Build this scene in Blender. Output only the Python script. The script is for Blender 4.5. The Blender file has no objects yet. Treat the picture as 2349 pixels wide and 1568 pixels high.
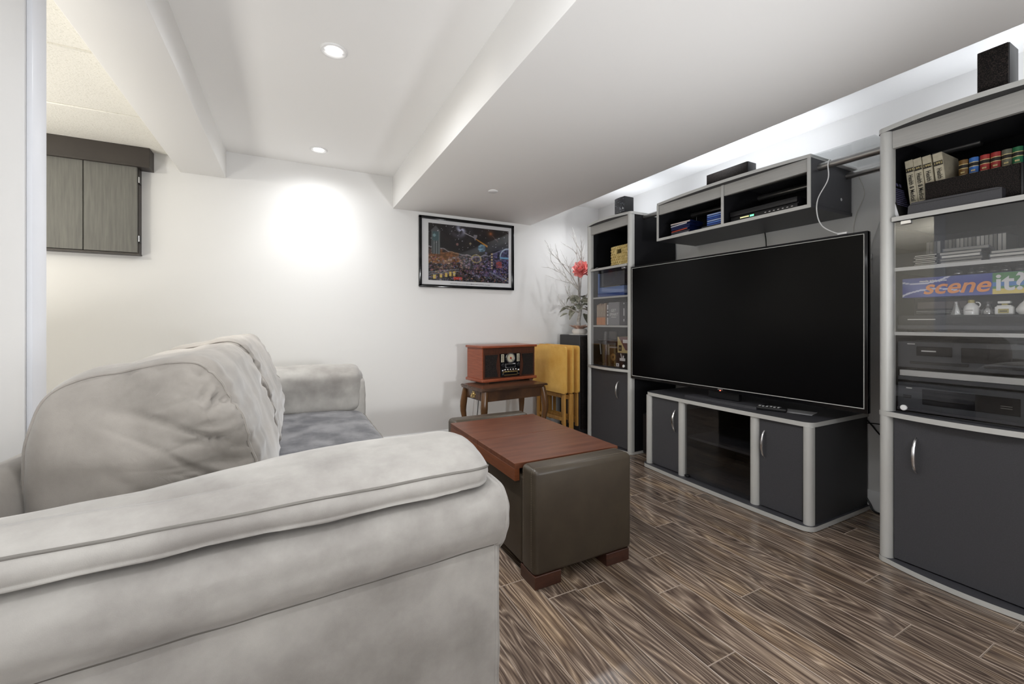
import bpy, bmesh, math, random
from mathutils import Vector, Matrix, noise
R = math.radians
PI = math.pi
C = bpy.context.scene.collection
SC = bpy.context.scene
random.seed(7)

# ------------------------------------------------------------------ camera, world, exposure, large lights
cam_d = bpy.data.cameras.new('camera')
cam_d.sensor_width = 36.0
cam_d.sensor_fit = 'HORIZONTAL'
cam_d.lens = 971.5 / 2349 * 36.0
cam_d.shift_y = -43.75 / 2349
cam_d.clip_start = 0.02
cam = bpy.data.objects.new('camera', cam_d)
C.objects.link(cam)
cam.location = (0, 0, 1.0)
cam.rotation_euler = (R(90), 0, R(-27.45))
SC.camera = cam

w = bpy.data.worlds.new('world')
SC.world = w
w.use_nodes = True
w.node_tree.nodes['Background'].inputs[0].default_value = (0.9, 0.95, 1.0, 1)
w.node_tree.nodes['Background'].inputs[1].default_value = 0.05

SC.view_settings.view_transform = 'Standard'
SC.view_settings.look = 'None'
SC.view_settings.exposure = 0.84
SC.view_settings.gamma = 1.0
SC.view_settings.use_curve_mapping = False
SC.cycles.max_bounces = 10
SC.cycles.diffuse_bounces = 6
SC.cycles.glossy_bounces = 5
SC.cycles.transparent_max_bounces = 12
SC.cycles.caustics_reflective = False
SC.cycles.caustics_refractive = False
SC.cycles.use_denoising = True
SC.cycles.sample_clamp_indirect = 6.0

POT_W = 21.0          # one ceiling pot light
STRIP_W = 5.0        # pot lights in the strip over the wall units
KITCHEN_W = 28.0
REAR_W = 18.0
BOUNCE_W = 18.5       # added fill aimed at the ceiling
SIDE_W = 68.0         # flash beside the camera
STRIP_FILL_W = 1.45          # added hidden fill for the ceiling strip above the wall units


def lamp(name, kind, loc, power, col=(1, 0.97, 0.93), size=0.1, rot=(0, 0, 0), cone=150, blend=1.0, sy=None):
    d = bpy.data.lights.new(name, kind)
    d.energy = power
    d.color = col
    if kind == 'SPOT':
        d.spot_size = R(cone); d.spot_blend = blend; d.shadow_soft_size = size
    elif kind == 'AREA':
        d.shape = 'RECTANGLE'; d.size = size; d.size_y = sy or size
    else:
        d.shadow_soft_size = size
    o = bpy.data.objects.new(name, d)
    o.location = loc; o.rotation_euler = rot
    C.objects.link(o)
    return o


# fill for the open-plan room behind the camera and the kitchen at the left
lamp('rear_fill', 'AREA', (1.0, -1.9, 2.10), REAR_W, (0.97, 0.985, 1.0), 2.2, sy=1.6)  # added overhead fill, no known fixture
lamp('kitchen_upfill', 'AREA', (-2.0, 1.9, 0.75), KITCHEN_W, (1, 0.97, 0.90), 1.2, rot=(0, R(180 - 18), 0), sy=2.0)  # added, faces up from counter height to brighten the ceilings
lamp('kitchen_lamp', 'POINT', (-1.9, 1.7, 1.85), KITCHEN_W * 0.60, (1, 0.96, 0.86), 0.10)
lamp('side_flash', 'SPOT', (1.55, -0.70, 0.85), SIDE_W, (0.97, 0.985, 1.0), 0.12, rot=(R(90 + 12), 0, R(6)), cone=66)
lamp('bounce_fill', 'AREA', (0.30, -0.60, 0.72), BOUNCE_W, (0.96, 0.98, 1.0), 0.9, rot=(R(180 - 14), 0, 0), sy=0.6)  # added up-facing fill behind the camera, lifts the ceiling
for _y, _z, _l in ((1.72, 1.875, 0.95), (2.69, 1.862, 0.42), (0.60, 1.832, 0.45), (-0.6, 1.85, 0.9)):
    lamp('strip_fill', 'AREA', (2.56, _y, _z), STRIP_FILL_W * _l, (0.90, 0.94, 1.0), 0.05, rot=(R(180), 0, 0), sy=_l)  # added up-facing fills kept out of sight, not real fixtures

# ------------------------------------------------------------------ materials
def new_mat(name):
    m = bpy.data.materials.new(name)
    m.use_nodes = True
    nt = m.node_tree
    b = nt.nodes['Principled BSDF']
    return m, nt, b


def lin(h):
    """sRGB 0-255 tuple to linear"""
    return tuple(((c / 255) / 12.92 if c / 255 <= 0.04045 else ((c / 255 + 0.055) / 1.055) ** 2.4) for c in h)


def M(name, col, rough=0.5, metal=0.0, spec=0.5, col2=None, vs=6.0, stretch=(1, 1, 1), bump=0.0, bs=60.0,
      bstretch=None, coat=0.0, sheen=0.0, contrast=(0.35, 0.65), detail=4.0, bdist=0.02, coord='Object'):
    m, nt, b = new_mat(name)
    N, L = nt.nodes, nt.links
    b.inputs['Roughness'].default_value = rough
    b.inputs['Metallic'].default_value = metal
    b.inputs['Specular IOR Level'].default_value = spec
    b.inputs['Coat Weight'].default_value = coat
    b.inputs['Coat Roughness'].default_value = 0.08
    if sheen:
        b.inputs['Sheen Weight'].default_value = sheen
        b.inputs['Sheen Roughness'].default_value = 0.4
    b.inputs['Base Color'].default_value = (*col, 1)
    tc = N.new('ShaderNodeTexCoord')
    if col2 is not None:
        mp = N.new('ShaderNodeMapping'); mp.inputs['Scale'].default_value = stretch
        L.new(tc.outputs[coord], mp.inputs['Vector'])
        no = N.new('ShaderNodeTexNoise'); no.inputs['Scale'].default_value = vs
        no.inputs['Detail'].default_value = detail; no.inputs['Roughness'].default_value = 0.6
        L.new(mp.outputs[0], no.inputs['Vector'])
        cr = N.new('ShaderNodeValToRGB')
        cr.color_ramp.elements[0].position = contrast[0]; cr.color_ramp.elements[1].position = contrast[1]
        cr.color_ramp.elements[0].color = (*col, 1); cr.color_ramp.elements[1].color = (*col2, 1)
        L.new(no.outputs['Fac'], cr.inputs['Fac'])
        L.new(cr.outputs['Color'], b.inputs['Base Color'])
    if bump:
        mp2 = N.new('ShaderNodeMapping'); mp2.inputs['Scale'].default_value = bstretch or stretch
        L.new(tc.outputs[coord], mp2.inputs['Vector'])
        n2 = N.new('ShaderNodeTexNoise'); n2.inputs['Scale'].default_value = bs
        n2.inputs['Detail'].default_value = 5
        L.new(mp2.outputs[0], n2.inputs['Vector'])
        bp = N.new('ShaderNodeBump'); bp.inputs['Strength'].default_value = bump
        bp.inputs['Distance'].default_value = bdist
        L.new(n2.outputs['Fac'], bp.inputs['Height'])
        L.new(bp.outputs['Normal'], b.inputs['Normal'])
    return m


def emit(name, col, s):
    m, nt, b = new_mat(name)
    b.inputs['Base Color'].default_value = (*col, 1)
    b.inputs['Emission Color'].default_value = (*col, 1)
    b.inputs['Emission Strength'].default_value = s
    return m


def pane_mat(name, tint, ior, rough=0.0):
    m, nt, b = new_mat(name)
    N, L = nt.nodes, nt.links
    N.remove(b)
    out = N['Material Output']
    tr = N.new('ShaderNodeBsdfTransparent'); tr.inputs[0].default_value = (*tint, 1)
    gl = N.new('ShaderNodeBsdfGlossy'); gl.inputs['Roughness'].default_value = rough
    lw = N.new('ShaderNodeLayerWeight'); lw.inputs['Blend'].default_value = 0.5
    pw = N.new('ShaderNodeMath'); pw.operation = 'POWER'; pw.inputs[1].default_value = 5.0
    L.new(lw.outputs['Facing'], pw.inputs[0])
    f0 = ((ior - 1) / (ior + 1)) ** 2
    ma = N.new('ShaderNodeMath'); ma.operation = 'MULTIPLY_ADD'; ma.inputs[1].default_value = 1 - f0; ma.inputs[2].default_value = f0
    L.new(pw.outputs[0], ma.inputs[0])
    mx = N.new('ShaderNodeMixShader')
    L.new(ma.outputs[0], mx.inputs[0]); L.new(tr.outputs[0], mx.inputs[1]); L.new(gl.outputs[0], mx.inputs[2])
    L.new(mx.outputs[0], out.inputs['Surface'])
    return m


def attr_mat(name, rough=0.35, spec=0.3):
    m, nt, b = new_mat(name)
    a = nt.nodes.new('ShaderNodeAttribute'); a.attribute_name = 'ink'
    nt.links.new(a.outputs['Color'], b.inputs['Base Color'])
    b.inputs['Roughness'].default_value = rough
    b.inputs['Specular IOR Level'].default_value = spec
    return m


def plank_mat():
    m, nt, b = new_mat('laminate_plank')
    N, L = nt.nodes, nt.links
    geo = N.new('ShaderNodeNewGeometry')
    oi = N.new('ShaderNodeObjectInfo')
    mul = N.new('ShaderNodeMath'); mul.operation = 'MULTIPLY'; mul.inputs[1].default_value = 37.0
    L.new(oi.outputs['Random'], mul.inputs[0])
    comb = N.new('ShaderNodeCombineXYZ')
    L.new(mul.outputs[0], comb.inputs[0]); L.new(mul.outputs[0], comb.inputs[1]); L.new(mul.outputs[0], comb.inputs[2])
    add = N.new('ShaderNodeVectorMath'); add.operation = 'ADD'
    L.new(geo.outputs['Position'], add.inputs[0]); L.new(comb.outputs[0], add.inputs[1])

    def noise_(scale, stretch, detail=4.0, rough=0.55, dist=0.0):
        mp = N.new('ShaderNodeMapping'); mp.inputs['Scale'].default_value = stretch
        L.new(add.outputs[0], mp.inputs['Vector'])
        n = N.new('ShaderNodeTexNoise'); n.inputs['Scale'].default_value = scale
        n.inputs['Detail'].default_value = detail; n.inputs['Roughness'].default_value = rough
        n.inputs['Distortion'].default_value = dist
        L.new(mp.outputs[0], n.inputs['Vector'])
        return n.outputs['Fac']
    # growth rings: contour lines of a stretched noise
    n1 = noise_(1.0, (8.0, 0.75, 1), 2.5, 0.5, 0.3)
    mm = N.new('ShaderNodeMath'); mm.operation = 'MULTIPLY'; mm.inputs[1].default_value = 46.0
    L.new(n1, mm.inputs[0])
    pp = N.new('ShaderNodeMath'); pp.operation = 'PINGPONG'; pp.inputs[1].default_value = 1.0
    L.new(mm.outputs[0], pp.inputs[0])
    fine = noise_(1.0, (260, 4.5, 1), 6.0, 0.7)
    blot = noise_(1.0, (9, 2.2, 1), 3.0, 0.55)
    mix1 = N.new('ShaderNodeMath'); mix1.operation = 'MULTIPLY_ADD'; mix1.inputs[1].default_value = 0.34
    L.new(pp.outputs[0], mix1.inputs[0])
    f2 = N.new('ShaderNodeMath'); f2.operation = 'MULTIPLY'; f2.inputs[1].default_value = 0.88
    L.new(fine, f2.inputs[0]); L.new(f2.outputs[0], mix1.inputs[2])
    cr = N.new('ShaderNodeValToRGB')
    e = cr.color_ramp.elements
    e[0].position = 0.22; e[0].color = (*lin((50, 42, 37)), 1)
    e[1].position = 0.90; e[1].color = (*lin((200, 182, 164)), 1)
    x = e.new(0.48); x.color = (*lin((94, 80, 71)), 1)
    x = e.new(0.70); x.color = (*lin((136, 120, 106)), 1)
    L.new(mix1.outputs[0], cr.inputs['Fac'])
    # large tonal blotches: dark, grey and ochre
    cr2 = N.new('ShaderNodeValToRGB')
    e = cr2.color_ramp.elements
    e[0].position = 0.30; e[0].color = (0.50, 0.46, 0.45, 1)
    e[1].position = 0.72; e[1].color = (1.22, 1.08, 0.82, 1)
    x = e.new(0.5); x.color = (0.85, 0.82, 0.80, 1)
    L.new(blot, cr2.inputs['Fac'])
    mx = N.new('ShaderNodeMix'); mx.data_type = 'RGBA'; mx.blend_type = 'MULTIPLY'
    mx.inputs['Factor'].default_value = 0.7
    L.new(cr.outputs['Color'], mx.inputs['A']); L.new(cr2.outputs['Color'], mx.inputs['B'])
    # each board its own tone
    hv = N.new('ShaderNodeHueSaturation')
    mr = N.new('ShaderNodeMapRange'); mr.inputs['To Min'].default_value = 0.82; mr.inputs['To Max'].default_value = 1.2
    L.new(oi.outputs['Random'], mr.inputs['Value']); L.new(mr.outputs[0], hv.inputs['Value'])
    L.new(mx.outputs['Result'], hv.inputs['Color'])
    L.new(hv.outputs['Color'], b.inputs['Base Color'])
    b.inputs['Roughness'].default_value = 0.22
    b.inputs['Specular IOR Level'].default_value = 0.5
    bp = N.new('ShaderNodeBump'); bp.inputs['Strength'].default_value = 0.12; bp.inputs['Distance'].default_value = 0.002
    L.new(mix1.outputs[0], bp.inputs['Height']); L.new(bp.outputs['Normal'], b.inputs['Normal'])
    return m


MT = {}
MT['wall'] = M('wall_paint', (0.78, 0.775, 0.765), 0.75, spec=0.25, bump=0.04, bs=220, bdist=0.003)
MT['ceil'] = M('ceiling_paint', (0.90, 0.895, 0.885), 0.8, spec=0.2)
MT['tile'] = M('ceiling_tile', (0.74, 0.72, 0.65), 0.9, spec=0.1, col2=(0.86, 0.84, 0.78), vs=150, detail=2,
               contrast=(0.33, 0.42), bump=0.35, bs=150, bdist=0.006)
MT['white'] = M('white_trim', (0.80, 0.80, 0.80), 0.4)
MT['trimblue'] = M('white_gloss_casing', (0.72, 0.735, 0.78), 0.4)
MT['plank'] = plank_mat()
MT['seam'] = M('plank_bevel', lin((168, 152, 138)), 0.35)
MT['sub'] = M('subfloor', lin((60, 48, 40)), 0.5)
MT['silver'] = M('silver_laminate', lin((196, 196, 193)), 0.42, metal=0.12, spec=0.5)
MT['silver2'] = M('silver_fascia', lin((170, 169, 166)), 0.45, col2=lin((180, 179, 175)), vs=3, stretch=(1, 2, 90))
MT['charcoal'] = M('charcoal_laminate', lin((66, 66, 70)), 0.42, spec=0.4, col2=lin((72, 72, 76)), vs=300)
MT['dark'] = M('black_laminate', lin((58, 58, 60)), 0.5, spec=0.35, bump=0.1, bs=700, bdist=0.001)
MT['black'] = M('black_plastic', lin((26, 26, 28)), 0.38, spec=0.4)
MT['gloss'] = M('gloss_black', (0.006, 0.006, 0.007), 0.12, spec=0.35)
MT['screen'] = M('tv_screen', (0.0035, 0.0035, 0.0038), 0.2, spec=0.08)
MT['chrome'] = M('brushed_chrome', (0.75, 0.75, 0.76), 0.22, metal=1.0)
MT['tube'] = M('steel_tube', (0.42, 0.41, 0.40), 0.32, metal=0.9)
MT['glass'] = pane_mat('tinted_pane', (0.93, 0.93, 0.935), 1.75)
MT['glass2'] = pane_mat('dark_pane', (0.78, 0.78, 0.785), 1.6)
MT['clear'] = pane_mat('clear_pane', (0.95, 0.96, 0.96), 1.6)
MT['ware'] = pane_mat('glassware', (0.93, 0.94, 0.94), 2.6, 0.03)
MT['picglass'] = pane_mat('picture_glass', (0.97, 0.97, 0.97), 1.35)
MT['suede'] = M('grey_microsuede', lin((144, 140, 136)), 0.95, spec=0.1, col2=lin((182, 179, 174)), vs=4.0, detail=11,
                contrast=(0.34, 0.64), bump=0.16, bs=700, bdist=0.0015, sheen=0.35)
MT['suede2'] = M('grey_microsuede_back', lin((136, 131, 125)), 0.95, spec=0.1, col2=lin((174, 168, 161)), vs=3.2, detail=11,
                 contrast=(0.34, 0.66), bump=0.16, bs=700, bdist=0.0015, sheen=0.35)  # slightly darker grey for the back and back cushions
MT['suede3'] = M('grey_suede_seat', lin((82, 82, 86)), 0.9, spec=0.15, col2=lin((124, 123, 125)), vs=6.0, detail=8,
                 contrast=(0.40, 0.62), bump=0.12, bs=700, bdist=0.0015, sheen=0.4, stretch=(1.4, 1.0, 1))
MT['pipe'] = M('suede_piping', lin((120, 117, 112)), 0.9, spec=0.1)
MT['leather'] = M('taupe_leather', lin((62, 54, 45)), 0.36, spec=0.4, col2=lin((70, 62, 51)), vs=8, bump=0.12, bs=420, bdist=0.0015)
MT['stitch'] = M('leather_stitch', lin((116, 106, 90)), 0.6)
MT['walnut'] = M('red_brown_wood', lin((82, 46, 32)), 0.3, spec=0.22, col2=lin((106, 66, 48)), vs=5, stretch=(1, 7, 1), detail=6,
                 contrast=(0.3, 0.7))
MT['walnut_edge'] = M('red_brown_wood_edge', lin((98, 54, 32)), 0.35, col2=lin((116, 66, 40)), vs=8, stretch=(1, 1, 10))
MT['legwood'] = M('dark_red_wood', lin((58, 34, 26)), 0.4, col2=lin((76, 45, 33)), vs=9, stretch=(1, 1, 6))
MT['radio'] = M('cherry_veneer', lin((126, 64, 42)), 0.28, spec=0.35, col2=lin((148, 80, 54)), vs=9, stretch=(1, 1, 9), detail=5)
MT['radiod'] = M('cherry_dark', lin((66, 38, 28)), 0.3, col2=lin((82, 48, 34)), vs=9, stretch=(6, 1, 1))
MT['tablewood'] = M('dark_walnut_table', lin((62, 44, 34)), 0.25, col2=lin((84, 58, 40)), vs=9, stretch=(1, 5, 1))
MT['tablelegs'] = M('walnut_leg', lin((84, 58, 36)), 0.25, col2=lin((104, 72, 44)), vs=9, stretch=(1, 1, 0.4))
MT['oak'] = M('golden_oak', lin((222, 170, 80)), 0.4, col2=lin((238, 194, 108)), vs=9, stretch=(8, 1, 1.0), detail=6,
              contrast=(0.3, 0.7), bump=0.08, bs=60)
MT['oakleg'] = M('golden_oak_leg', lin((182, 132, 64)), 0.4, col2=lin((206, 158, 84)), vs=9, stretch=(6, 6, 0.6))
MT['cabinet'] = M('grey_wood_laminate', lin((88, 87, 83)), 0.5, col2=lin((108, 107, 101)), vs=9, stretch=(9, 9, 0.5), detail=7,
                  contrast=(0.3, 0.7))
MT['crown'] = M('espresso_wood', lin((50, 44, 40)), 0.45, col2=lin((56, 50, 45)), vs=8)
MT['brass'] = M('brass', lin((190, 165, 110)), 0.3, metal=0.9)
MT['paper'] = M('paper', lin((210, 210, 214)), 0.7)
MT['cream'] = M('cream_cloth', lin((196, 188, 166)), 0.7, col2=lin((180, 172, 150)), vs=40)
MT['mat'] = M('white_mat', lin((226, 226, 228)), 0.6)
MT['ink'] = M('black_ink', lin((34, 30, 26)), 0.6)
MT['gold'] = M('gold_foil', lin((226, 208, 150)), 0.4, metal=0.3)
MT['whitep'] = M('white_plastic', lin((228, 228, 228)), 0.35)
MT['bulb'] = emit('pot_bulb', (1.0, 0.98, 0.95), 14.0)
MT['led'] = emit('green_display', (0.15, 0.9, 0.35), 1.2)
MT['led2'] = emit('amber_display', (0.85, 0.8, 0.35), 0.9)
MT['ledred'] = emit('red_standby', (1.0, 0.15, 0.08), 2.0)
MT['print'] = attr_mat('printed_ink')
MT['printbox'] = attr_mat('printed_card', 0.3, 0.4)
MT['grille'] = M('speaker_grille', lin((20, 18, 18)), 0.8, spec=0.2, col2=lin((58, 50, 46)), vs=420, detail=1, contrast=(0.5, 0.62), bump=0.6, bs=420, bdist=0.003)
MT['speck'] = M('speckled_gloss', lin((30, 32, 38)), 0.12, spec=0.6, col2=lin((120, 124, 132)), vs=90, contrast=(0.55, 0.66), coat=0.5)
MT['seagrass'] = M('seagrass', lin((196, 172, 106)), 0.7, col2=lin((226, 206, 146)), vs=30)
MT['branch'] = M('silvered_branch', lin((172, 168, 163)), 0.55, col2=lin((222, 220, 216)), vs=30)
MT['leaf'] = M('dusty_leaf', lin((104, 107, 90)), 0.6, col2=lin((176, 176, 162)), vs=24)
MT['petal'] = M('coral_petal', lin((226, 84, 88)), 0.6, col2=lin((250, 176, 172)), vs=26, contrast=(0.4, 0.6))
MT['pink'] = M('dusty_pink_ribbon', lin((196, 158, 142)), 0.6, col2=lin((226, 196, 182)), vs=14)
MT['potm'] = M('white_pot', lin((214, 210, 206)), 0.4)
MT['lace'] = M('white_lace', lin((236, 234, 230)), 0.8)
MT['rubber'] = M('black_cable', lin((22, 22, 22)), 0.5)
MT['dark_shaded'] = M('shaded_side_laminate', lin((27, 27, 30)), 0.55, spec=0.25)  # darker copy of the black laminate, shade put into its colour
MT['bkback'] = M('black_backboard', lin((22, 22, 24)), 0.6, spec=0.2)


# ------------------------------------------------------------------ mesh helpers
class MB:
    def __init__(s):
        s.bm = bmesh.new()

    def _new(s, vs, fs, mi=0):
        v = [s.bm.verts.new(p) for p in vs]
        out = []
        for f in fs:
            try:
                fc = s.bm.faces.new([v[i] for i in f]); fc.material_index = mi; out.append(fc)
            except ValueError:
                pass
        return v, out

    def box(s, x0, x1, y0, y1, z0, z1, mi=0, bev=0.0, seg=2, mat=None):
        vs = [(x, y, z) for x in (x0, x1) for y in (y0, y1) for z in (z0, z1)]
        if mat is not None:
            vs = [tuple(mat @ Vector(p)) for p in vs]
        fs = [(0, 1, 3, 2), (4, 6, 7, 5), (0, 4, 5, 1), (2, 3, 7, 6), (0, 2, 6, 4), (1, 5, 7, 3)]
        v, f = s._new(vs, fs, mi)
        if bev:
            ed = list({e for x in f for e in x.edges})
            r = bmesh.ops.bevel(s.bm, geom=ed, offset=bev, segments=seg, profile=0.5, affect='EDGES')
            for q in r['faces']:
                q.material_index = mi
        return s

    def prism(s, outline, a0, a1, mi=0, mi_cap=None, axis='z', map3=None):
        """outline in a plane, extruded along axis"""
        def P(p, a):
            if map3: return map3(p[0], p[1], a)
            if axis == 'z': return (p[0], p[1], a)
            if axis == 'y': return (p[0], a, p[1])
            return (a, p[0], p[1])
        n = len(outline)
        vs = [P(p, a0) for p in outline] + [P(p, a1) for p in outline]
        fs = [(i, (i + 1) % n, n + (i + 1) % n, n + i) for i in range(n)]
        v, f = s._new(vs, fs, mi)
        c = mi if mi_cap is None else mi_cap
        for idx in (range(n - 1, -1, -1), range(n, 2 * n)):
            fc = s.bm.faces.new([v[i] for i in idx]); fc.material_index = c
        return s

    def tube(s, pts, r, n=8, mi=0, closed=False):
        pts = [Vector(p) for p in pts]
        m = len(pts)
        rr = r if isinstance(r, (list, tuple)) else [r] * m
        rings = []
        prev = None
        for i, p in enumerate(pts):
            if closed:
                t = pts[(i + 1) % m] - pts[i - 1]
            else:
                t = pts[min(i + 1, m - 1)] - pts[max(i - 1, 0)]
            if t.length < 1e-9: t = Vector((0, 0, 1))
            t.normalize()
            if prev is None:
                a = t.cross(Vector((0, 0, 1)))
                if a.length < 0.05: a = t.cross(Vector((1, 0, 0)))
            else:
                a = prev - t * prev.dot(t)
                if a.length < 1e-6: a = t.orthogonal()
            a.normalize(); prev = a
            b = t.cross(a)
            rings.append([s.bm.verts.new(p + (a * math.cos(2 * PI * k / n) + b * math.sin(2 * PI * k / n)) * rr[i]) for k in range(n)])
        for i in range(m if closed else m - 1):
            A, B = rings[i], rings[(i + 1) % m]
            for k in range(n):
                f = s.bm.faces.new((A[k], A[(k + 1) % n], B[(k + 1) % n], B[k])); f.material_index = mi
        if not closed:
            f = s.bm.faces.new(rings[0][::-1]); f.material_index = mi
            f = s.bm.faces.new(rings[-1]); f.material_index = mi
        return s

    def lathe(s, prof, c=(0, 0, 0), n=24, mi=0, axis=None):
        """prof: (r, h) list; axis: matrix columns (u, v, w) with h along w"""
        U, V, W = axis or (Vector((1, 0, 0)), Vector((0, 1, 0)), Vector((0, 0, 1)))
        c = Vector(c)
        rings = []
        for r, h in prof:
            if r < 1e-6:
                rings.append([s.bm.verts.new(c + W * h)])
            else:
                rings.append([s.bm.verts.new(c + W * h + (U * math.cos(2 * PI * k / n) + V * math.sin(2 * PI * k / n)) * r) for k in range(n)])
        for A, B in zip(rings, rings[1:]):
            for k in range(n):
                k2 = (k + 1) % n
                if len(A) == 1 and len(B) == 1: continue
                if len(A) == 1: q = (A[0], B[k2], B[k])
                elif len(B) == 1: q = (A[k], A[k2], B[0])
                else: q = (A[k], A[k2], B[k2], B[k])
                try:
                    f = s.bm.faces.new(q); f.material_index = mi
                except ValueError:
                    pass
        return s

    def quad(s, a, b, c, d, mi=0):
        s._new([a, b, c, d], [(0, 1, 2, 3)], mi); return s


AXX = (Vector((0, 1, 0)), Vector((0, 0, 1)), Vector((1, 0, 0)))
AXMX = (Vector((0, 0, 1)), Vector((0, 1, 0)), Vector((-1, 0, 0)))
AXY = (Vector((0, 0, 1)), Vector((1, 0, 0)), Vector((0, 1, 0)))
AXMY = (Vector((1, 0, 0)), Vector((0, 0, 1)), Vector((0, -1, 0)))
BASE = {}


def finish(name, mb, mats, smooth=40):
    bm = mb.bm
    bmesh.ops.recalc_face_normals(bm, faces=bm.faces[:])
    me = bpy.data.meshes.new(name)
    bm.to_mesh(me); bm.free()
    for m in (mats if isinstance(mats, (list, tuple)) else [mats]):
        me.materials.append(MT[m] if isinstance(m, str) else m)
    if smooth:
        me.shade_smooth(); me.set_sharp_from_angle(angle=R(smooth))
    return me


def obj(name, mb, mats, parent=None, smooth=40, label=None, local=False):
    me = finish(name, mb, mats, smooth) if isinstance(mb, MB) else mb
    o = bpy.data.objects.new(name, me)
    C.objects.link(o)
    if parent is not None:
        loc, lc = BASE[parent.name]
        if not lc and not local and (loc[0] or loc[1] or loc[2]):
            me.transform(Matrix.Translation((-loc[0], -loc[1], -loc[2])))
        o.parent = parent
        BASE[o.name] = (loc, lc)
    else:
        BASE[o.name] = ((0, 0, 0), False)
    if label: o['label'] = label
    return o


def thing(name, label, cat, loc=(0, 0, 0), rz=0.0, group=None, local=None):
    o = bpy.data.objects.new(name, None)
    o.empty_display_size = 0.05
    C.objects.link(o)
    o.location = loc; o.rotation_euler = (0, 0, rz)
    o['label'] = label; o['category'] = cat
    if group: o['group'] = group
    BASE[o.name] = (loc, bool(rz) if local is None else local)
    return o


def single(name, label, cat, mb, mats, group=None, smooth=40, kind=None):
    """one-mesh thing, origin moved to the middle of its base"""
    me = finish(name, mb, mats, smooth)
    co = [v.co for v in me.vertices]
    lo = Vector([min(c[i] for c in co) for i in range(3)]); hi = Vector([max(c[i] for c in co) for i in range(3)])
    p = Vector(((lo.x + hi.x) / 2, (lo.y + hi.y) / 2, lo.z))
    me.transform(Matrix.Translation(-p))
    o = bpy.data.objects.new(name, me); C.objects.link(o)
    o.location = p
    o['label'] = label; o['category'] = cat
    if group: o['group'] = group
    if kind: o['kind'] = kind
    BASE[o.name] = (tuple(p), False)
    return o


def struct(name, mb, mats, smooth=30):
    o = obj(name, mb, mats, None, smooth)
    o['kind'] = 'structure'
    return o


def text(body, size, mat, parent, org, xd, yd, name='lettering', ext=0.0006, align='CENTER', sx=1.0, shear=0.0, local=None, bold=0.0):
    cu = bpy.data.curves.new('txt', 'FONT')
    cu.body = body; cu.size = size; cu.extrude = ext; cu.align_x = align; cu.align_y = 'CENTER'
    cu.shear = shear; cu.offset = bold; cu.resolution_u = 8
    t = bpy.data.objects.new('txt', cu)
    C.objects.link(t)
    dg = bpy.context.evaluated_depsgraph_get(); dg.update()
    me = bpy.data.meshes.new_from_object(t.evaluated_get(dg))
    bpy.data.objects.remove(t); bpy.data.curves.remove(cu)
    X = Vector(xd).normalized(); Y = Vector(yd).normalized(); Z = X.cross(Y)
    m = Matrix(((X.x * sx, Y.x, Z.x, org[0]), (X.y * sx, Y.y, Z.y, org[1]), (X.z * sx, Y.z, Z.z, org[2]), (0, 0, 0, 1)))
    me.transform(m)
    me.name = name
    me.materials.clear(); me.materials.append(MT[mat])
    return obj(name, me, None, parent, local=bool(local))


WX = ((0, -1, 0), (0, 0, 1))      # text facing -X, upright
WD = ((0, 0, -1), (0, -1, 0))     # text facing -X, reading downwards


def arc_handle(x, y, z0, z1, out=0.028, r=0.005):
    """bow handle on a door facing -X"""
    mb = MB()
    pts = []
    for i in range(13):
        t = i / 12
        pts.append((x - out * math.sin(PI * t) ** 0.6 if 0 < t < 1 else x, y, z0 + (z1 - z0) * t))
    mb.tube(pts, [0.004 + 0.003 * math.sin(PI * i / 12) for i in range(13)], 8)
    return mb


def bowed(xf, xb, y0, y1, sag, r=0.03, n=14, rb=0.0):
    """outline of a board whose front (towards -X) bows out, corners rounded"""
    pts = []
    def fx(y):
        t = (y - y0) / (y1 - y0) * 2 - 1
        return xf - sag * (1 - t * t)
    # start at back, y0 -> front y0 corner -> along front -> back y1
    pts.append((xb, y0))
    for k in range(6):
        a = k / 5 * PI / 2
        pts.append((xf + r - r * math.sin(a), y0 + r - r * math.cos(a)))
    for i in range(1, n):
        y = y0 + r + (y1 - y0 - 2 * r) * i / n
        pts.append((fx(y) if False else xf - sag * (1 - (2 * i / n - 1) ** 2), y))
    for k in range(6):
        a = k / 5 * PI / 2
        pts.append((xf + r - r * math.cos(a), y1 - r + r * math.sin(a)))
    pts.append((xb, y1))
    return pts


def crom(pts, n=6, closed=True):
    """Catmull-Rom through control points"""
    out = []
    m = len(pts)
    rng = range(m if closed else m - 1)
    for i in rng:
        p0 = pts[(i - 1) % m] if closed or i > 0 else pts[i]
        p1 = pts[i]; p2 = pts[(i + 1) % m]
        p3 = pts[(i + 2) % m] if closed or i < m - 2 else p2
        for k in range(n):
            t = k / n
            q = tuple(0.5 * ((2 * p1[j]) + (-p0[j] + p2[j]) * t + (2 * p0[j] - 5 * p1[j] + 4 * p2[j] - p3[j]) * t * t
                             + (-p0[j] + 3 * p1[j] - 3 * p2[j] + p3[j]) * t ** 3) for j in range(len(p1)))
            out.append(q)
    if not closed: out.append(tuple(pts[-1]))
    return out


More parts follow.
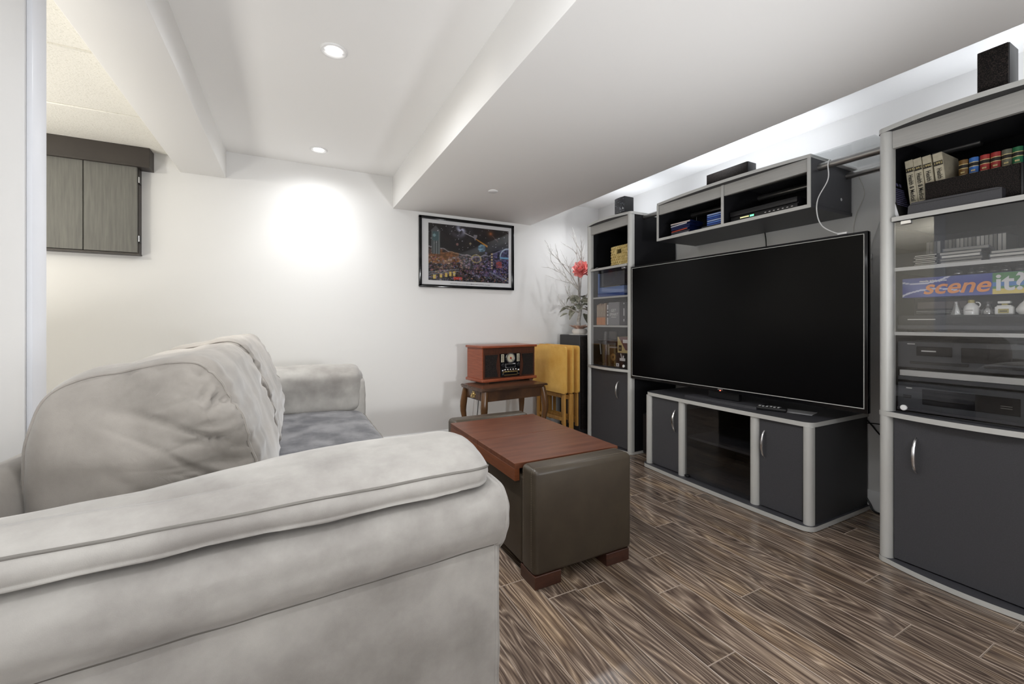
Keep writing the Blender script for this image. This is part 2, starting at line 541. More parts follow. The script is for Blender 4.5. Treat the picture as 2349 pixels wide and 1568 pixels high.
def loft(prof, L0, L1, R0, R1, b0, b1, nb, ncap, mapf, disp=None, fn_profile=None):
    """closed padded body: profile swept along l, rounded and bulged at both ends; returns MB and rim rings"""
    n = len(prof)
    cx = sum(p[0] for p in prof) / n; cy = sum(p[1] for p in prof) / n
    rad = sum(math.hypot(p[0] - cx, p[1] - cy) for p in prof) / n
    spec = []   # (scale, l)
    nr = 6
    s0 = max(0.05, 1 - R0 / rad); s1 = max(0.05, 1 - R1 / rad)
    for k in range(1, ncap + 1):
        s = s0 * k / ncap
        spec.append((s, L0 - b0 * (1 - (k / ncap) ** 2)))
    for k in range(1, nr + 1):
        a = k / nr * PI / 2
        spec.append((1 - (R0 / rad) * (1 - math.sin(a)), L0 + R0 * (1 - math.cos(a))))
    rim0 = len(spec) - 3
    for k in range(1, nb):
        spec.append((1.0, L0 + R0 + (L1 - R1 - L0 - R0) * k / nb))
    rim1 = len(spec) + 2
    for k in range(nr, 0, -1):
        a = k / nr * PI / 2
        spec.append((1 - (R1 / rad) * (1 - math.sin(a)), L1 - R1 * (1 - math.cos(a))))
    for k in range(ncap, 0, -1):
        s = s1 * k / ncap
        spec.append((s, L1 + b1 * (1 - (k / ncap) ** 2)))
    mb = MB(); bm = mb.bm
    P = []
    for s, l in spec:
        t = (l - L0) / (L1 - L0)
        pr = fn_profile(t) if fn_profile else prof
        P.append([Vector(mapf(cx + (p[0] - cx) * s, cy + (p[1] - cy) * s, l)) for p in pr])
    if disp:
        m = len(P)
        Q = []
        for i in range(m):
            row = []
            for k in range(n):
                du = P[i][(k + 1) % n] - P[i][k - 1]
                dv = P[min(i + 1, m - 1)][k] - P[max(i - 1, 0)][k]
                nn = du.cross(dv)
                if nn.length > 1e-9: nn.normalize()
                row.append(P[i][k] + nn * disp(P[i][k], nn, k / n, spec[i][1], spec[i][0]))
            Q.append(row)
        P = Q
    V = [[bm.verts.new(p) for p in row] for row in P]
    for A, B in zip(V, V[1:]):
        for k in range(n):
            k2 = (k + 1) % n
            bm.faces.new((A[k], A[k2], B[k2], B[k]))
    for row, l in ((P[0], 0), (P[-1], -1)):
        c = bm.verts.new(sum(row, Vector()) / n)
        r = V[l]
        for k in range(n):
            bm.faces.new((r[k], r[(k + 1) % n], c))
    mb.P = P; mb.rim = (rim0, rim1)
    return mb, P[rim0], P[rim1]


def fbm(p, s, o=3):
    v = 0; a = 1.0; q = Vector((p[0] * s[0], p[1] * s[1], p[2] * s[2]))
    for _ in range(o):
        v += a * noise.noise(q); q = q * 2.03 + Vector((3.1, 1.7, 5.3)); a *= 0.5
    return v


def sstep(a, b, x):
    t = max(0, min(1, (x - a) / (b - a)))
    return t * t * (3 - 2 * t)


def paint(name, nx, ny, P0, U, V, fn, mat, parent, local=False):
    """flat printed surface: a grid of coloured cells; P0 lower-left corner, U and V edge vectors"""
    P0 = Vector(P0); U = Vector(U); V = Vector(V)
    me = bpy.data.meshes.new(name)
    vs = [tuple(P0 + U * (i / nx) + V * (j / ny)) for j in range(ny + 1) for i in range(nx + 1)]
    fs = [(j * (nx + 1) + i, j * (nx + 1) + i + 1, (j + 1) * (nx + 1) + i + 1, (j + 1) * (nx + 1) + i) for j in range(ny) for i in range(nx)]
    me.from_pydata(vs, [], fs)
    at = me.color_attributes.new('ink', 'FLOAT_COLOR', 'POINT')
    k = 0
    for j in range(ny + 1):
        for i in range(nx + 1):
            c = fn(i / nx, j / ny)
            at.data[k].color = (c[0], c[1], c[2], 1); k += 1
    me.materials.append(MT[mat])
    return obj(name, me, None, parent, local=local)


# ------------------------------------------------------------------ the room
XW, YB = 2.764, 3.42          # wall behind the units, back wall
ZC, ZBULK, ZBEAM, ZT = 2.155, 1.9075, 1.974, 2.07
XWL = -0.60                    # short wall behind the sofa

struct('floor', MB().box(-4.0, XW + .1, -3.4, YB + .1, -0.06, -0.004), 'sub')
FL = bpy.data.objects['floor']
JOINT = {10: 1.331, 8: 0.831, 6: 1.301, 15: 0.822, 13: 0.636, 14: 0.479, 16: 0.47}
PW, PL = 0.125, 1.22
pmesh = {}


def plank_mesh(x0, y0, y1):
    mb = MB()
    g, c, t = 0.0005, 0.0016, 0.0012
    a, b = x0 + g, x0 + PW - g
    p, q = y0 + g, y1 - g
    lo = [(a, p), (b, p), (b, q), (a, q)]
    hi = [(a + c, p + c), (b - c, p + c), (b - c, q - c), (a + c, q - c)]
    vs = [(x, y, -0.004) for x, y in lo] + [(x, y, -t) for x, y in lo] + [(x, y, 0.0) for x, y in hi]
    mb._new(vs, [(8, 9, 10, 11)], 0)
    vv = mb.bm.verts[:] if False else None
    mb.bm.verts.ensure_lookup_table()
    v = mb.bm.verts
    for i in range(4):
        j = (i + 1) % 4
        f = mb.bm.faces.new((v[4 + i], v[4 + j], v[8 + j], v[8 + i])); f.material_index = 1
        f = mb.bm.faces.new((v[i], v[j], v[4 + j], v[4 + i])); f.material_index = 1
    return finish('plank', mb, ['plank', 'seam'], 0)


for k in range(-7, 22):
    x0 = 2.0735 - 2 * PW * 0 + (k - 16) * PW
    if x0 > XW - 0.01 or x0 < -0.65: continue
    j = JOINT.get(k, None)
    if j is None:
        j = (k * 0.437 % 1) * PL
    y = j
    while y > -0.7: y -= PL
    while y < YB:
        y0, y1 = y, min(y + PL, YB)
        if y1 > -0.75 and y1 - y0 > 0.01:
            o = obj('plank', plank_mesh(x0, y0, y1), None, FL)
        y += PL

# walls
struct('wall_back', MB().box(-4.0, XW + .1, YB, YB + .1, 0, 2.3), 'wall')
struct('wall_right', MB().box(XW, XW + .1, -3.4, YB, 0, 2.3), 'wall')
struct('wall_front', MB().box(-4.0, XW, -3.5, -3.4, 0, 2.3), 'wall')
struct('wall_kitchen', MB().box(-4.1, -4.0, -3.4, YB, 0, 2.3), 'wall')
struct('wall_left', MB().box(-0.72, XWL, -3.4, 1.594, 0, ZBEAM + .02), 'wall')
casing = struct('trim_1', MB().box(XWL, XWL + 0.012, 1.524, 1.596, 0.0, ZBEAM, bev=0.003), 'trimblue')

# ceiling: one slab, a duct bulkhead, a beam, and the tiles of the lower kitchen ceiling
ceil = struct('ceiling', MB().box(-0.52, XW + .1, -3.5, YB + .1, ZC, ZC + .1), 'ceil')
obj('bulkhead', MB().box(0.71, 1.9715, -3.4, YB, ZBULK, ZC + .01, bev=0.004), 'ceil', ceil)
obj('beam', MB().box(-0.6416, -0.3939, -3.4, YB, ZBEAM, ZC + .01, bev=0.004), 'ceil', ceil)
obj('ceiling_grid', MB().box(-4.0, -0.62, -3.4, YB, ZT + .012, ZT + .05), 'tile', ceil)
ty = [YB - 0.0] + [2.856 - 0.6 * i for i in range(11)]
for a, b in zip(ty[1:], ty):
    for i in range(6):
        x1 = -0.642 - i * 0.6; x0 = max(x1 - 0.6, -4.0)
        if a < -3.4: continue
        obj('ceiling_tile', MB().box(x0 + .008, x1 - (.008 if i else -.01), a + .008, b - .008, ZT, ZT + .014, bev=0.004, seg=1), 'tile', ceil)


def baseboard(name, pts, nx, ny):
    """ogee-topped board along a wall; pts two ends, (nx,ny) points into the room"""
    (xa, ya), (xb, yb) = pts
    prof = [(0, 0), (.014, 0), (.014, .070), (.011, .078), (.011, .088), (.006, .098), (.004, .102), (0, .102)]
    mb = MB()
    n = len(prof)
    vs = [(xa + nx * d, ya + ny * d, z) for d, z in prof] + [(xb + nx * d, yb + ny * d, z) for d, z in prof]
    fs = [(i, (i + 1) % n, n + (i + 1) % n, n + i) for i in range(n)] + [tuple(range(n)), tuple(range(2 * n - 1, n - 1, -1))]
    mb._new(vs, fs)
    return struct(name, mb, 'white')


baseboard('baseboard_back', ((-4.0, YB), (XW, YB)), 0, -1)
baseboard('baseboard_right', ((XW, -3.4), (XW, YB - .014)), -1, 0)
baseboard('baseboard_left', ((XWL, -3.4), (XWL, 1.52)), 1, 0)


def pot_light(x, y, z, label, power, group, cone=172):
    t = thing('pot_light', label, 'ceiling light', (x, y, z), group=group)
    mb = MB().lathe([(.030, -.001), (.034, -.0015), (.045, -.006), (.050, -.006), (.0535, -.003), (.0535, 0.0)], (x, y, z), 32)
    obj('trim_ring', mb, 'white', t)
    obj('bulb', MB().lathe([(0, -.0075), (.014, -.0065), (.024, -.004), (.030, -.0005), (.031, 0)], (x, y, z), 24), 'bulb', t)
    for s in (-1, 1):
        obj('clip', MB().box(x + s * .036 - .003, x + s * .036 + .003, y - .002, y + .002, z - .0075, z - .003), 'chrome', t)
    for pw, cn in ((power * .55, 108), (power * .5, cone)):
        l = lamp('pot_light_glow', 'SPOT', (0, 0, -.03), pw, (0.97, 0.985, 1.0), 0.035, cone=cn, blend=1.0)
        l.parent = t
    return t


g = 'pot lights in the ceiling'
pot_light(.158, 1.945, ZC, 'recessed pot light nearer the camera, the larger bright disc in the white ceiling', POT_W * 1.75, g)
pot_light(.158, 3.10, ZC, 'recessed pot light close to the back wall, throwing a bright scallop on it', POT_W * .82, g)
for y in (0.80, -0.35, -1.5):
    l = lamp('row_pot_light', 'SPOT', (.158, y, ZC - .03), POT_W * (.45 if y > 0 else .85), (0.97, 0.985, 1.0), 0.035, cone=172)
for y in (0.25, 1.75, 2.95):
    l = lamp('strip_pot_light', 'SPOT', (2.34, y, ZC - .03), STRIP_W * (2.4 if y > 2.5 else 1.0), (0.95, 0.97, 1.0), 0.035)

mb = MB().lathe([(0, -.008), (.028, -.008), (.033, -.005), (.034, 0)], (1.229, 2.649, ZBULK), 28)
single('cover_plate', 'small round white cover plate under the grey-white bulkhead', 'cover plate', mb, 'whitep')

# ------------------------------------------------------------------ sofa
sofa = thing('sofa', 'light grey microsuede sofa with padded rolled arms and loose back cushions', 'sofa', (0, 1.9, 0))
BK = -0.545                    # back plane of the sofa


def arm_rot(p):
    """the near arm is splayed a little about its front end"""
    a = R(3.0)
    x, y = p.x - .40, p.y - .84
    return Vector((.40 + x * math.cos(a) - y * math.sin(a), .84 + x * math.sin(a) + y * math.cos(a), p.z))


MIR = 1.08 + 2.735
ARM = [(.838, .05), (.834, .20), (.833, .38), (.834, .50), (.838, .520), (.826, .526), (.804, .545), (.789, .580), (.788, .612),
       (.800, .640), (.830, .655), (.93, .660), (1.04, .655), (1.075, .63), (1.08, .50), (1.08, .25), (1.075, .06), (.96, .045)]
PAD = [(.806, .664), (.793, .674), (.789, .690), (.797, .704), (.812, .712), (.85, .727), (.90, .738), (.95, .741), (1.01, .734), (1.065, .715),
       (1.10, .685), (1.105, .64), (1.095, .56), (1.09, .48), (1.06, .47), (1.05, .60), (1.03, .650), (.94, .657)]


def arm_disp(p, n, u, l, s):
    a = .0035 * fbm(p, (5, 9, 14), 3)
    # soft horizontal pull folds along the roll
    a += .005 * (noise.noise(Vector((p.x * 2.2, p.z * 26, 3.3)))) * sstep(.40, .56, p.z)
    return a


def pad_disp(p, n, u, l, s):
    a = .004 * fbm(p, (5, 8, 12), 3)
    # gathers where the cover is drawn round the front
    f = sstep(.20, .36, p.x) * sstep(.72, .69, p.z)
    a += .005 * f * noise.noise(Vector((p.x * 40, p.y * 6, p.z * 4)))
    a += .004 * noise.noise(Vector((p.x * 9, p.y * 14, p.z * 8))) * sstep(.73, .69, p.z)
    return a


def arm(side, label):
    near = side == 0
    def mp(a, b, l):
        if near and a > .86 and b > .66:
            k = .50 * sstep(.20, -.45, l)
            a = .86 + (a - .86) * (1 - k)
            b -= .022 * sstep(.10, -.40, l) * sstep(.66, .70, b)
        y = a if near else MIR - a
        v = Vector((l, y, b))
        return arm_rot(v) if near else v
    prof = crom(ARM, 5)
    mb, r0, r1 = loft(prof, BK + .02, .405, .02, .022, .005, .008, 46, 8, mp, arm_disp)
    AP, mrim = mb.P, mb.rim
    o = obj('arm', mb, 'suede', sofa, 180, label)
    obj('welt', MB().tube(r1, .0042, 6, closed=True), 'suede', o, 60)
    # seam under the roll
    k = min(range(len(prof)), key=lambda i: math.hypot(prof[i][0] - .837, prof[i][1] - .520))
    pts = [row[k] + Vector((0, -.0004 if near else .0004, 0)) for row in AP[mrim[0] + 2:mrim[1]]]
    obj('seam', MB().tube(pts, .0028, 6), 'pipe', o, 60)
    prof2 = crom(PAD, 5)
    mb, r0, r1 = loft(prof2, BK + .10, .378, .03, .055, .01, .022, 60, 12, mp, pad_disp)
    PP, prim = mb.P, mb.rim
    p = obj('arm_pad', mb, 'suede', sofa, 180)
    k = min(range(len(prof2)), key=lambda i: math.hypot(prof2[i][0] - .797, prof2[i][1] - .704))
    pts = [row[k] + Vector((0, 0, .0006)) for row in PP[prim[0] + 2:prim[1] + 6]]
    obj('seam', MB().tube(pts, .0026, 6), 'pipe', p, 60)


arm(0, 'near arm with a loose padded top, seams running along it')
arm(1, None)

# base, back frame, seat
def body_disp(p, n, u, l, s): return .003 * fbm(p, (4, 4, 6), 3)
def mapY(a, b, l): return (a, l, b)

prof = crom([(BK + .06, .06), (.33, .06), (.352, .08), (.355, .20), (.352, .30), (.33, .32), (0, .325), (BK + .06, .32)], 4)
mb, _, _ = loft(prof, 1.02, 2.80, .01, .01, 0, 0, 30, 3, mapY, body_disp)
obj('seat_base', mb, 'suede', sofa, 180)
prof = crom([(BK, .06), (BK, .40), (BK + .003, .64), (BK + .02, .712), (BK + .050, .724), (BK + .080, .714), (BK + .096, .65), (BK + .105, .45), (BK + .11, .06)], 5)
mb, _, _ = loft(prof, .86, 2.955, .03, .03, .01, .01, 60, 6, mapY, body_disp)
obj('back', mb, 'suede2', sofa, 180)
for x in (BK + .06, .30):
    for y in (.93, 2.86):
        obj('foot', MB().lathe([(.018, 0), (.026, .05), (.026, .07)], (x, y, 0), 12), 'legwood', sofa)


def seat_cushion(y0, y1):
    prof = crom([(-.40, .33), (.28, .325), (.36, .335), (.392, .36), (.398, .40), (.392, .44), (.365, .464), (.30, .474), (0, .482), (-.30, .478), (-.40, .46), (-.41, .39)], 6)
    def d(p, n, u, l, s):
        return .005 * fbm(p, (5, 5, 5), 3) + .0025 * fbm(p, (24, 16, 18), 2)
    mb, r0, r1 = loft(prof, y0, y1, .03, .03, .006, .006, 44, 8, mapY, d)
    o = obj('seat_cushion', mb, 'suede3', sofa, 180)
    pts = [(.386, y0 + .03 + (y1 - y0 - .06) * i / 30, .449 + .002 * math.sin(i)) for i in range(31)]
    obj('piping', MB().tube(pts, .004, 6), 'pipe', o, 60)


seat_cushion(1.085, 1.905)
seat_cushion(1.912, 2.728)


def back_cushion(y0, y1, lean, top, seed, mat):
    ctl = [(-.455, .50), (-.462, .62), (-.452, .76), (-.425, .855), (-.375, .893), (-.30, .905), (-.23, .922), (-.175, .925), (-.135, .895), (-.108, .84),
           (-.080, .76), (-.052, .66), (-.040, .56), (-.055, .495), (-.12, .478), (-.25, .474), (-.38, .476)]
    ctl = [(x + lean * (z - .48), .476 + (z - .476) * top) for x, z in ctl]
    prof = crom(ctl, 7)
    n = len(prof)

    def d(p, n_, u, l, s):
        a = .010 * fbm(p + Vector((seed, 0, 0)), (4, 4, 4), 3)
        # gathers: long folds running in from the front seam on the end panel
        endn = sstep(.06, 0, l - y0) if l < (y0 + y1) / 2 else sstep(.06, 0, y1 - l)
        fx = sstep(-.36, -.12, p.x)
        v = noise.noise(Vector((p.x * 5.0 + seed, p.y * 3, p.z * 19 + .9 * p.x * 12)))
        v2 = noise.noise(Vector((p.x * 9.0 + seed, p.y * 3, p.z * 42)))
        fold = .030 * v - .034 * max(0, 1 - abs(v) / .20) ** 1.4 + .014 * v2 - .012 * max(0, 1 - abs(v2) / .15)
        a += endn * fx * fold * min(1, s * 1.1)
        # puckers across the front edge
        fr = sstep(-.20, -.09, p.x)
        ne = .25 + .75 * sstep(.24, .04, min(l - y0, y1 - l))
        a += (1 - endn) * fr * .015 * ne * noise.noise(Vector((p.x * 12, p.y * 6 + seed, p.z * 34)))
        # small crumples along the top
        a += .006 * noise.noise(Vector((p.x * 18, p.y * 9, p.z * 12 + seed))) * sstep(.82, .90, p.z)
        return a
    mb, r0, r1 = loft(prof, y0, y1, .075, .075, .030, .030, 60, 26, mapY, d)
    o = obj('back_cushion', mb, mat, sofa, 180)
    for r in (r0, r1):
        obj('piping', MB().tube(r, .0034, 6, closed=True), mat, o, 60)


back_cushion(1.10, 1.865, -.02, 1.0, 0.0, 'suede2')
back_cushion(1.885, 2.70, -.03, 1.035, 4.7, 'suede2')

# ------------------------------------------------------------------ storage bench used as a coffee table
ott = thing('storage_ottoman', 'taupe leather storage bench with a sliding red-brown wooden tray top, used as coffee table', 'ottoman', (1.04, 1.86, 0))


def bolster(y0, y1, z1, front):
    mb = MB().box(.800, 1.281, y0, y1, .046, z1, bev=.022, seg=4)
    o = obj('end_bolster', mb, 'leather', ott, 60)
    # double stitched seams round the outer face
    for yy in (y0 + .0235, y1 - .0235):
        pts = [(.7997, yy, .075), (.7997, yy, z1 - .12)]
        for q in range(7):
            an = q / 6 * PI / 2
            pts.append((.822 - .0224 * math.cos(an), yy, z1 - .022 + .0224 * math.sin(an)))
        for q in range(7):
            an = q / 6 * PI / 2
            pts.append((1.259 + .0224 * math.sin(an), yy, z1 - .022 + .0224 * math.cos(an)))
        pts += [(1.2813, yy, z1 - .12), (1.2813, yy, .075)]
        mb = MB()
        P = pts
        # little stitches
        for i in range(0, len(P) - 1):
            a, b = Vector(P[i]), Vector(P[i + 1])
            k = max(1, round((b - a).length / .009))
            for q in range(k):
                mb.tube([a.lerp(b, (q + .15) / k), a.lerp(b, (q + .75) / k)], .0007, 4)
        s = obj('stitching', mb, 'stitch', o, 0)
    return o


bolster(1.36, 1.468, .449, True)
bolster(2.238, 2.352, .452, False)
obj('box_body', MB().box(.803, 1.278, 1.462, 2.244, .05, .398, bev=.012, seg=3), 'leather', ott, 60)
for y0, y1 in ((1.474, 1.8505), (1.8525, 2.234)):
    mb = MB()
    mb.box(.778, 1.303, y0, y1, .424, .4465, 0, bev=.0015, seg=1)
    mb.box(.778, .800, y0, y1, .376, .426, 1, bev=.0015, seg=1)
    mb.box(1.281, 1.303, y0, y1, .376, .426, 1, bev=.0015, seg=1)
    obj('tray_top', mb, ['walnut', 'walnut_edge'], ott, 30)
for x0, x1 in ((.804, .922), (1.145, 1.266)):
    for y0, y1 in ((1.362, 1.475), (2.235, 2.35)):
        obj('leg', MB().box(x0, x1, y0, y1, 0, .05, bev=.002, seg=1), 'legwood', ott, 30)

# ------------------------------------------------------------------ the wall units
def board(outline, z0, z1):
    """laminate board with a silver edge band"""
    return MB().prism(outline, z0, z1, 0, 1)


def tower(name, label, xf, y0, y1, H, belt, shelf, glass_shelves, handle_y, z_door):
    """tall unit; y0 near end, y1 far end, front faces -X"""
    t = thing(name, label, 'bookcase', (xf + .2, (y0 + y1) / 2, 0))
    xb = 2.748
    pw = .045
    # rounded corner posts
    def post(a, b):
        out = []
        for k in range(13):
            ang = PI / 2 + k / 12 * PI
            out.append((xf + .024 + .026 * math.cos(ang), (a + b) / 2 + (b - a) / 2 * math.sin(ang)))
        out += [(xf + .040, a), (xf + .040, b)]
        return out
    for a, b in ((y0, y0 + pw), (y1 - pw, y1)):
        obj('post', MB().prism(post(a, b), .020, belt - .009), 'silver', t, 50)
        obj('post', MB().prism(post(a, b), belt + .009, H - .019), 'silver', t, 50)
    obj('base_board', board(bowed(xf - .004, xb, y0 - .004, y1 + .004, .038), 0.002, .022), ['silver', 'charcoal'], t, 40)
    obj('top_board', board(bowed(xf - .004, xb, y0 - .004, y1 + .004, .038), H - .019, H), ['silver', 'dark'], t, 40)
    obj('belt_board', board(bowed(xf - .004, xb, y0 - .003, y1 + .003, .034), belt - .010, belt + .010), ['silver', 'charcoal'], t, 40)
    obj('side_panel', MB().box(xf + .036, xb, y0 + .002, y0 + .020, .02, H - .019), 'dark_shaded', t)
    obj('side_panel', MB().box(xf + .036, xb, y1 - .020, y1 - .002, .02, H - .019), 'dark_shaded', t)
    obj('back_panel', MB().box(xb - .008, xb - .002, y0 + .02, y1 - .02, .02, H - .02), 'bkback', t)
    obj('fascia', MB().box(xf + .012, xf + .030, y0 + pw, y1 - pw, H - .092, H - .020), 'silver2', t)
    obj('shelf', MB().box(xf + .010, xb - .01, y0 + .02, y1 - .02, shelf - .018, shelf, 1).box(xf + .002, xf + .012, y0 + pw, y1 - pw, shelf - .018, shelf, 0), ['silver', 'dark'], t)
    for z in glass_shelves:
        obj('shelf', MB().box(xf + .040, xb - .01, y0 + .02, y1 - .02, z - .014, z, 1).box(xf + .033, xf + .042, y0 + .02, y1 - .02, z - .014, z, 0), ['silver', 'dark'], t)
    obj('shelf', MB().box(xf + .04, xb - .01, y0 + .02, y1 - .02, .30, .314), 'dark', t)
    d = obj('door', MB().box(xf + .014, xf + .032, y0 + pw + .003, y1 - pw - .003, .028, belt - .015, bev=.0015, seg=1), 'charcoal', t)
    obj('handle', arc_handle(xf + .014, handle_y, .400, .540), 'chrome', d)
    g = obj('glass_door', MB().box(xf + .010, xf + .015, y0 + pw + .006, y1 - pw - .006, belt + .016, shelf - .022), 'glass', t, 0, label='smoked glass door')
    ys = y1 - pw - .03 if handle_y > (y0 + y1) / 2 else y0 + pw + .03
    obj('pull_knob', MB().lathe([(0, 0), (.011, 0), (.0115, .004), (.010, .007), (0, .008)], (xf + .010, ys - .008 if handle_y > (y0 + y1) / 2 else ys + .008, belt + .033), 20, axis=AXMX), 'whitep', g)
    yh = y1 - pw - .045 if handle_y > (y0 + y1) / 2 else y0 + pw + .045
    obj('hinge', MB().box(xf + .004, xf + .020, yh - .017, yh + .017, shelf - .036, shelf - .020, bev=.002, seg=1), 'chrome', g)
    return t


tower('tall_bookcase', 'tall dark bookcase in the far corner, left of the television, holding a seagrass basket', 2.267, 2.424, 2.962, 1.845, .633, 1.456, (1.217, .980), 2.572, 0)
tower('tall_bookcase', 'tall dark bookcase cut by the right edge of the frame, holding books and stereo parts', 2.200, .340, .877, 1.815, .623, 1.436, (1.229, .963), .757, 0)

# bridge shelf between the towers
hx0, hx1, hy0, hy1 = 2.338, 2.745, 1.210, 2.234
h = thing('bridge_shelf', 'long dark two-bay bridge shelf above the television with a silver front', 'shelf', (2.54, 1.72, 1.588))
obj('bottom_board', MB().box(hx0 + .004, hx1, hy0, hy1, 1.588, 1.606, 1).box(hx0, hx0 + .005, hy0, hy1, 1.588, 1.606, 0), ['silver', 'charcoal'], h)
ob = bowed(hx0, hx1, hy0, hy1, .040, r=.004)
obj('top_board', board(ob, 1.842, 1.860), ['silver', 'dark'], h, 40)
for a, b in ((hy0, hy0 + .017), (1.700, 1.717), (hy1 - .017, hy1)):
    obj('divider' if a == 1.7 else 'side_panel', MB().box(hx0 + .004, hx1 - .01, a, b, 1.606, 1.842, 1).box(hx0, hx0 + .005, a, b, 1.606, 1.842, 0), ['silver', 'dark_shaded'], h)  # bay sides use the shaded laminate, their darkness is in the colour
obj('lit_end_face', MB().box(hx0 + .005, hx1 - .01, hy0 - .0015, hy0 + .0005, 1.606, 1.842), 'charcoal', h, 0)  # lighter sheet added so the lit outer face differs from the darkened bay
obj('fascia', MB().box(hx0 + .006, hx0 + .022, hy0 + .017, hy1 - .017, 1.776, 1.842), 'silver2', h)
obj('back_panel', MB().box(hx1 - .008, hx1 - .001, hy0 + .017, hy1 - .017, 1.606, 1.842), 'bkback', h)
obj('cam_cap', MB().lathe([(0, 0), (.008, 0), (.009, .001), (.009, .003)], (2.63, hy0 - .002, 1.665), 16, axis=AXY), 'whitep', h)
# steel tubes
single('steel_rod', 'grey steel tube joining the units, front one just under the top of the bridge shelf', 'rod',
       MB().tube([(2.412, .74, 1.795), (2.412, 2.46, 1.816)], .018, 20), 'tube', 'steel tubes joining the units')
single('steel_rod', 'grey steel tube joining the units, rear one close to the wall', 'rod',
       MB().tube([(2.690, .70, 1.795), (2.690, 2.46, 1.816)], .018, 20), 'tube', 'steel tubes joining the units')
# clear shelf over the gap
single('glass_shelf', 'clear glass shelf bridging the gap between bridge shelf and right bookcase', 'glass shelf',
       MB().box(2.345, 2.735, .945, 1.2085, 1.846, 1.854, bev=.001, seg=1), 'clear')
single('shelf_bracket', 'small white plastic bracket under the clear glass shelf', 'bracket',
       MB().box(2.55, 2.735, 1.180, 1.2085, 1.832, 1.844, bev=.003, seg=2), 'whitep')

# ------------------------------------------------------------------ low television stand
st = thing('tv_stand', 'low dark television stand with silver edges, two doors and a glass middle bay', 'tv stand', (2.46, 1.68, 0))
sx0, sx1, sy0, sy1 = 2.197, 2.745, 1.134, 2.212
def stand_outline(grow, sag):
    return bowed(sx0 - grow, sx1, sy0 - grow * .4, sy1 + grow * .4, sag, r=.05, n=18)
obj('top_board', MB().prism(stand_outline(0.0, .012), .498, .520, 0, 1), ['silver', 'charcoal'], st, 40)
obj('base_board', MB().prism(stand_outline(.022, .012), .003, .026, 0, 1), ['silver', 'charcoal'], st, 40)
for a, b in ((2.159, 2.206), (1.882, 1.930), (1.400, 1.448), (1.136, 1.180)):
    out = []
    for k in range(13):
        ang = PI / 2 + k / 12 * PI
        out.append((sx0 + .024 + .024 * math.cos(ang), (a + b) / 2 + (b - a) / 2 * math.sin(ang)))
    out += [(sx0 + .036, a), (sx0 + .036, b)]
    obj('post', MB().prism(out, .026, .498), 'silver', st, 50)
for a, b in ((1.140, 1.158), (2.186, 2.204)):
    obj('side_panel', MB().box(sx0 + .034, sx1, a, b, .026, .498), 'dark', st)
for a, b in ((1.415, 1.431), (1.898, 1.914)):
    obj('divider', MB().box(sx0 + .034, sx1 - .01, a, b, .026, .498), 'dark', st)
obj('back_panel', MB().box(sx1 - .008, sx1 - .001, 1.158, 2.186, .026, .498), 'bkback', st)
obj('shelf', MB().box(sx0 + .060, sx1 - .01, 1.431, 1.898, .262, .276), 'charcoal', st)
obj('side_edge', MB().box(sx0 + .06, sx1, 1.131, 1.1395, .003, .026, bev=.003, seg=2), 'silver', st)
for (a, b), hy in (((1.933, 2.156), 1.956), ((1.183, 1.397), 1.369)):
    d = obj('door', MB().box(sx0 + .018, sx0 + .034, a, b, .032, .494, bev=.0015, seg=1), 'charcoal', st)
    obj('handle', arc_handle(sx0 + .018, hy, .290, .433), 'chrome', d)
g = obj('glass_door', MB().box(sx0 + .020, sx0 + .025, 1.451, 1.880, .034, .494), 'glass2', st, 0, label='smoked glass door')
obj('hinge', MB().box(sx0 + .012, sx0 + .028, 1.850, 1.880, .030, .040, bev=.001, seg=1), 'black', g)
obj('hinge', MB().box(sx0 + .012, sx0 + .028, 1.850, 1.880, .488, .496, bev=.001, seg=1), 'chrome', g)

# ------------------------------------------------------------------ television
tvA = math.atan2(2.4106 - .962, 2.2615 - 2.326) - PI / 2
tv = thing('television', 'large flat black television on a low pedestal, screen off', 'television', ((2.326 + 2.2615) / 2, (2.4106 + .962) / 2, .520), tvA, local=True)
hw, zb, zt = .725, .585 - .52, 1.420 - .52
mb = MB().box(-.004, .028, -hw, hw, zb, zt, bev=.004, seg=2)
obj('case', mb, 'gloss', tv, 40, local=True)
obj('rear_housing', MB().box(.026, .066, -hw + .10, hw - .10, zb + .05, zb + .55, bev=.018, seg=2), 'black', tv, 40, local=True)
obj('screen', MB().box(-.0052, -.0035, -hw + .016, hw - .016, zb + .026, zt - .016), 'screen', tv, 0, local=True)
mb = MB()
q = .0018
mb.box(-.0066, -.004, -hw + .013, -hw + .013 + .003, zb + .022, zt - .012)
mb.box(-.0066, -.004, hw - .016, hw - .013, zb + .022, zt - .012)
mb.box(-.0066, -.004, -hw + .013, hw - .013, zb + .021, zb + .0245)
mb.box(-.0066, -.004, -hw + .013, hw - .013, zt - .0145, zt - .012)
obj('inner_bezel', mb, 'silver', tv, 0, local=True)
obj('standby_light', MB().box(-.0062, -.004, -.004, .004, zb + .006, zb + .009), 'ledred', tv, 0, local=True)
obj('badge', MB().box(-.0060, -.004, -.016, .016, zb + .011, zb + .017, bev=.0006, seg=1), 'chrome', tv, 0, local=True)
obj('neck', MB().box(.022, .055, -.10, .10, .018, zb + .12, bev=.006), 'black', tv, 40, local=True)
mb = MB().prism([(-.030, -.232), (-.034, -.225), (-.034, .225), (-.030, .232), (.150, .20), (.150, -.20)], .0006, .016, 0)
obj('pedestal', mb, 'charcoal', tv, 30, local=True)

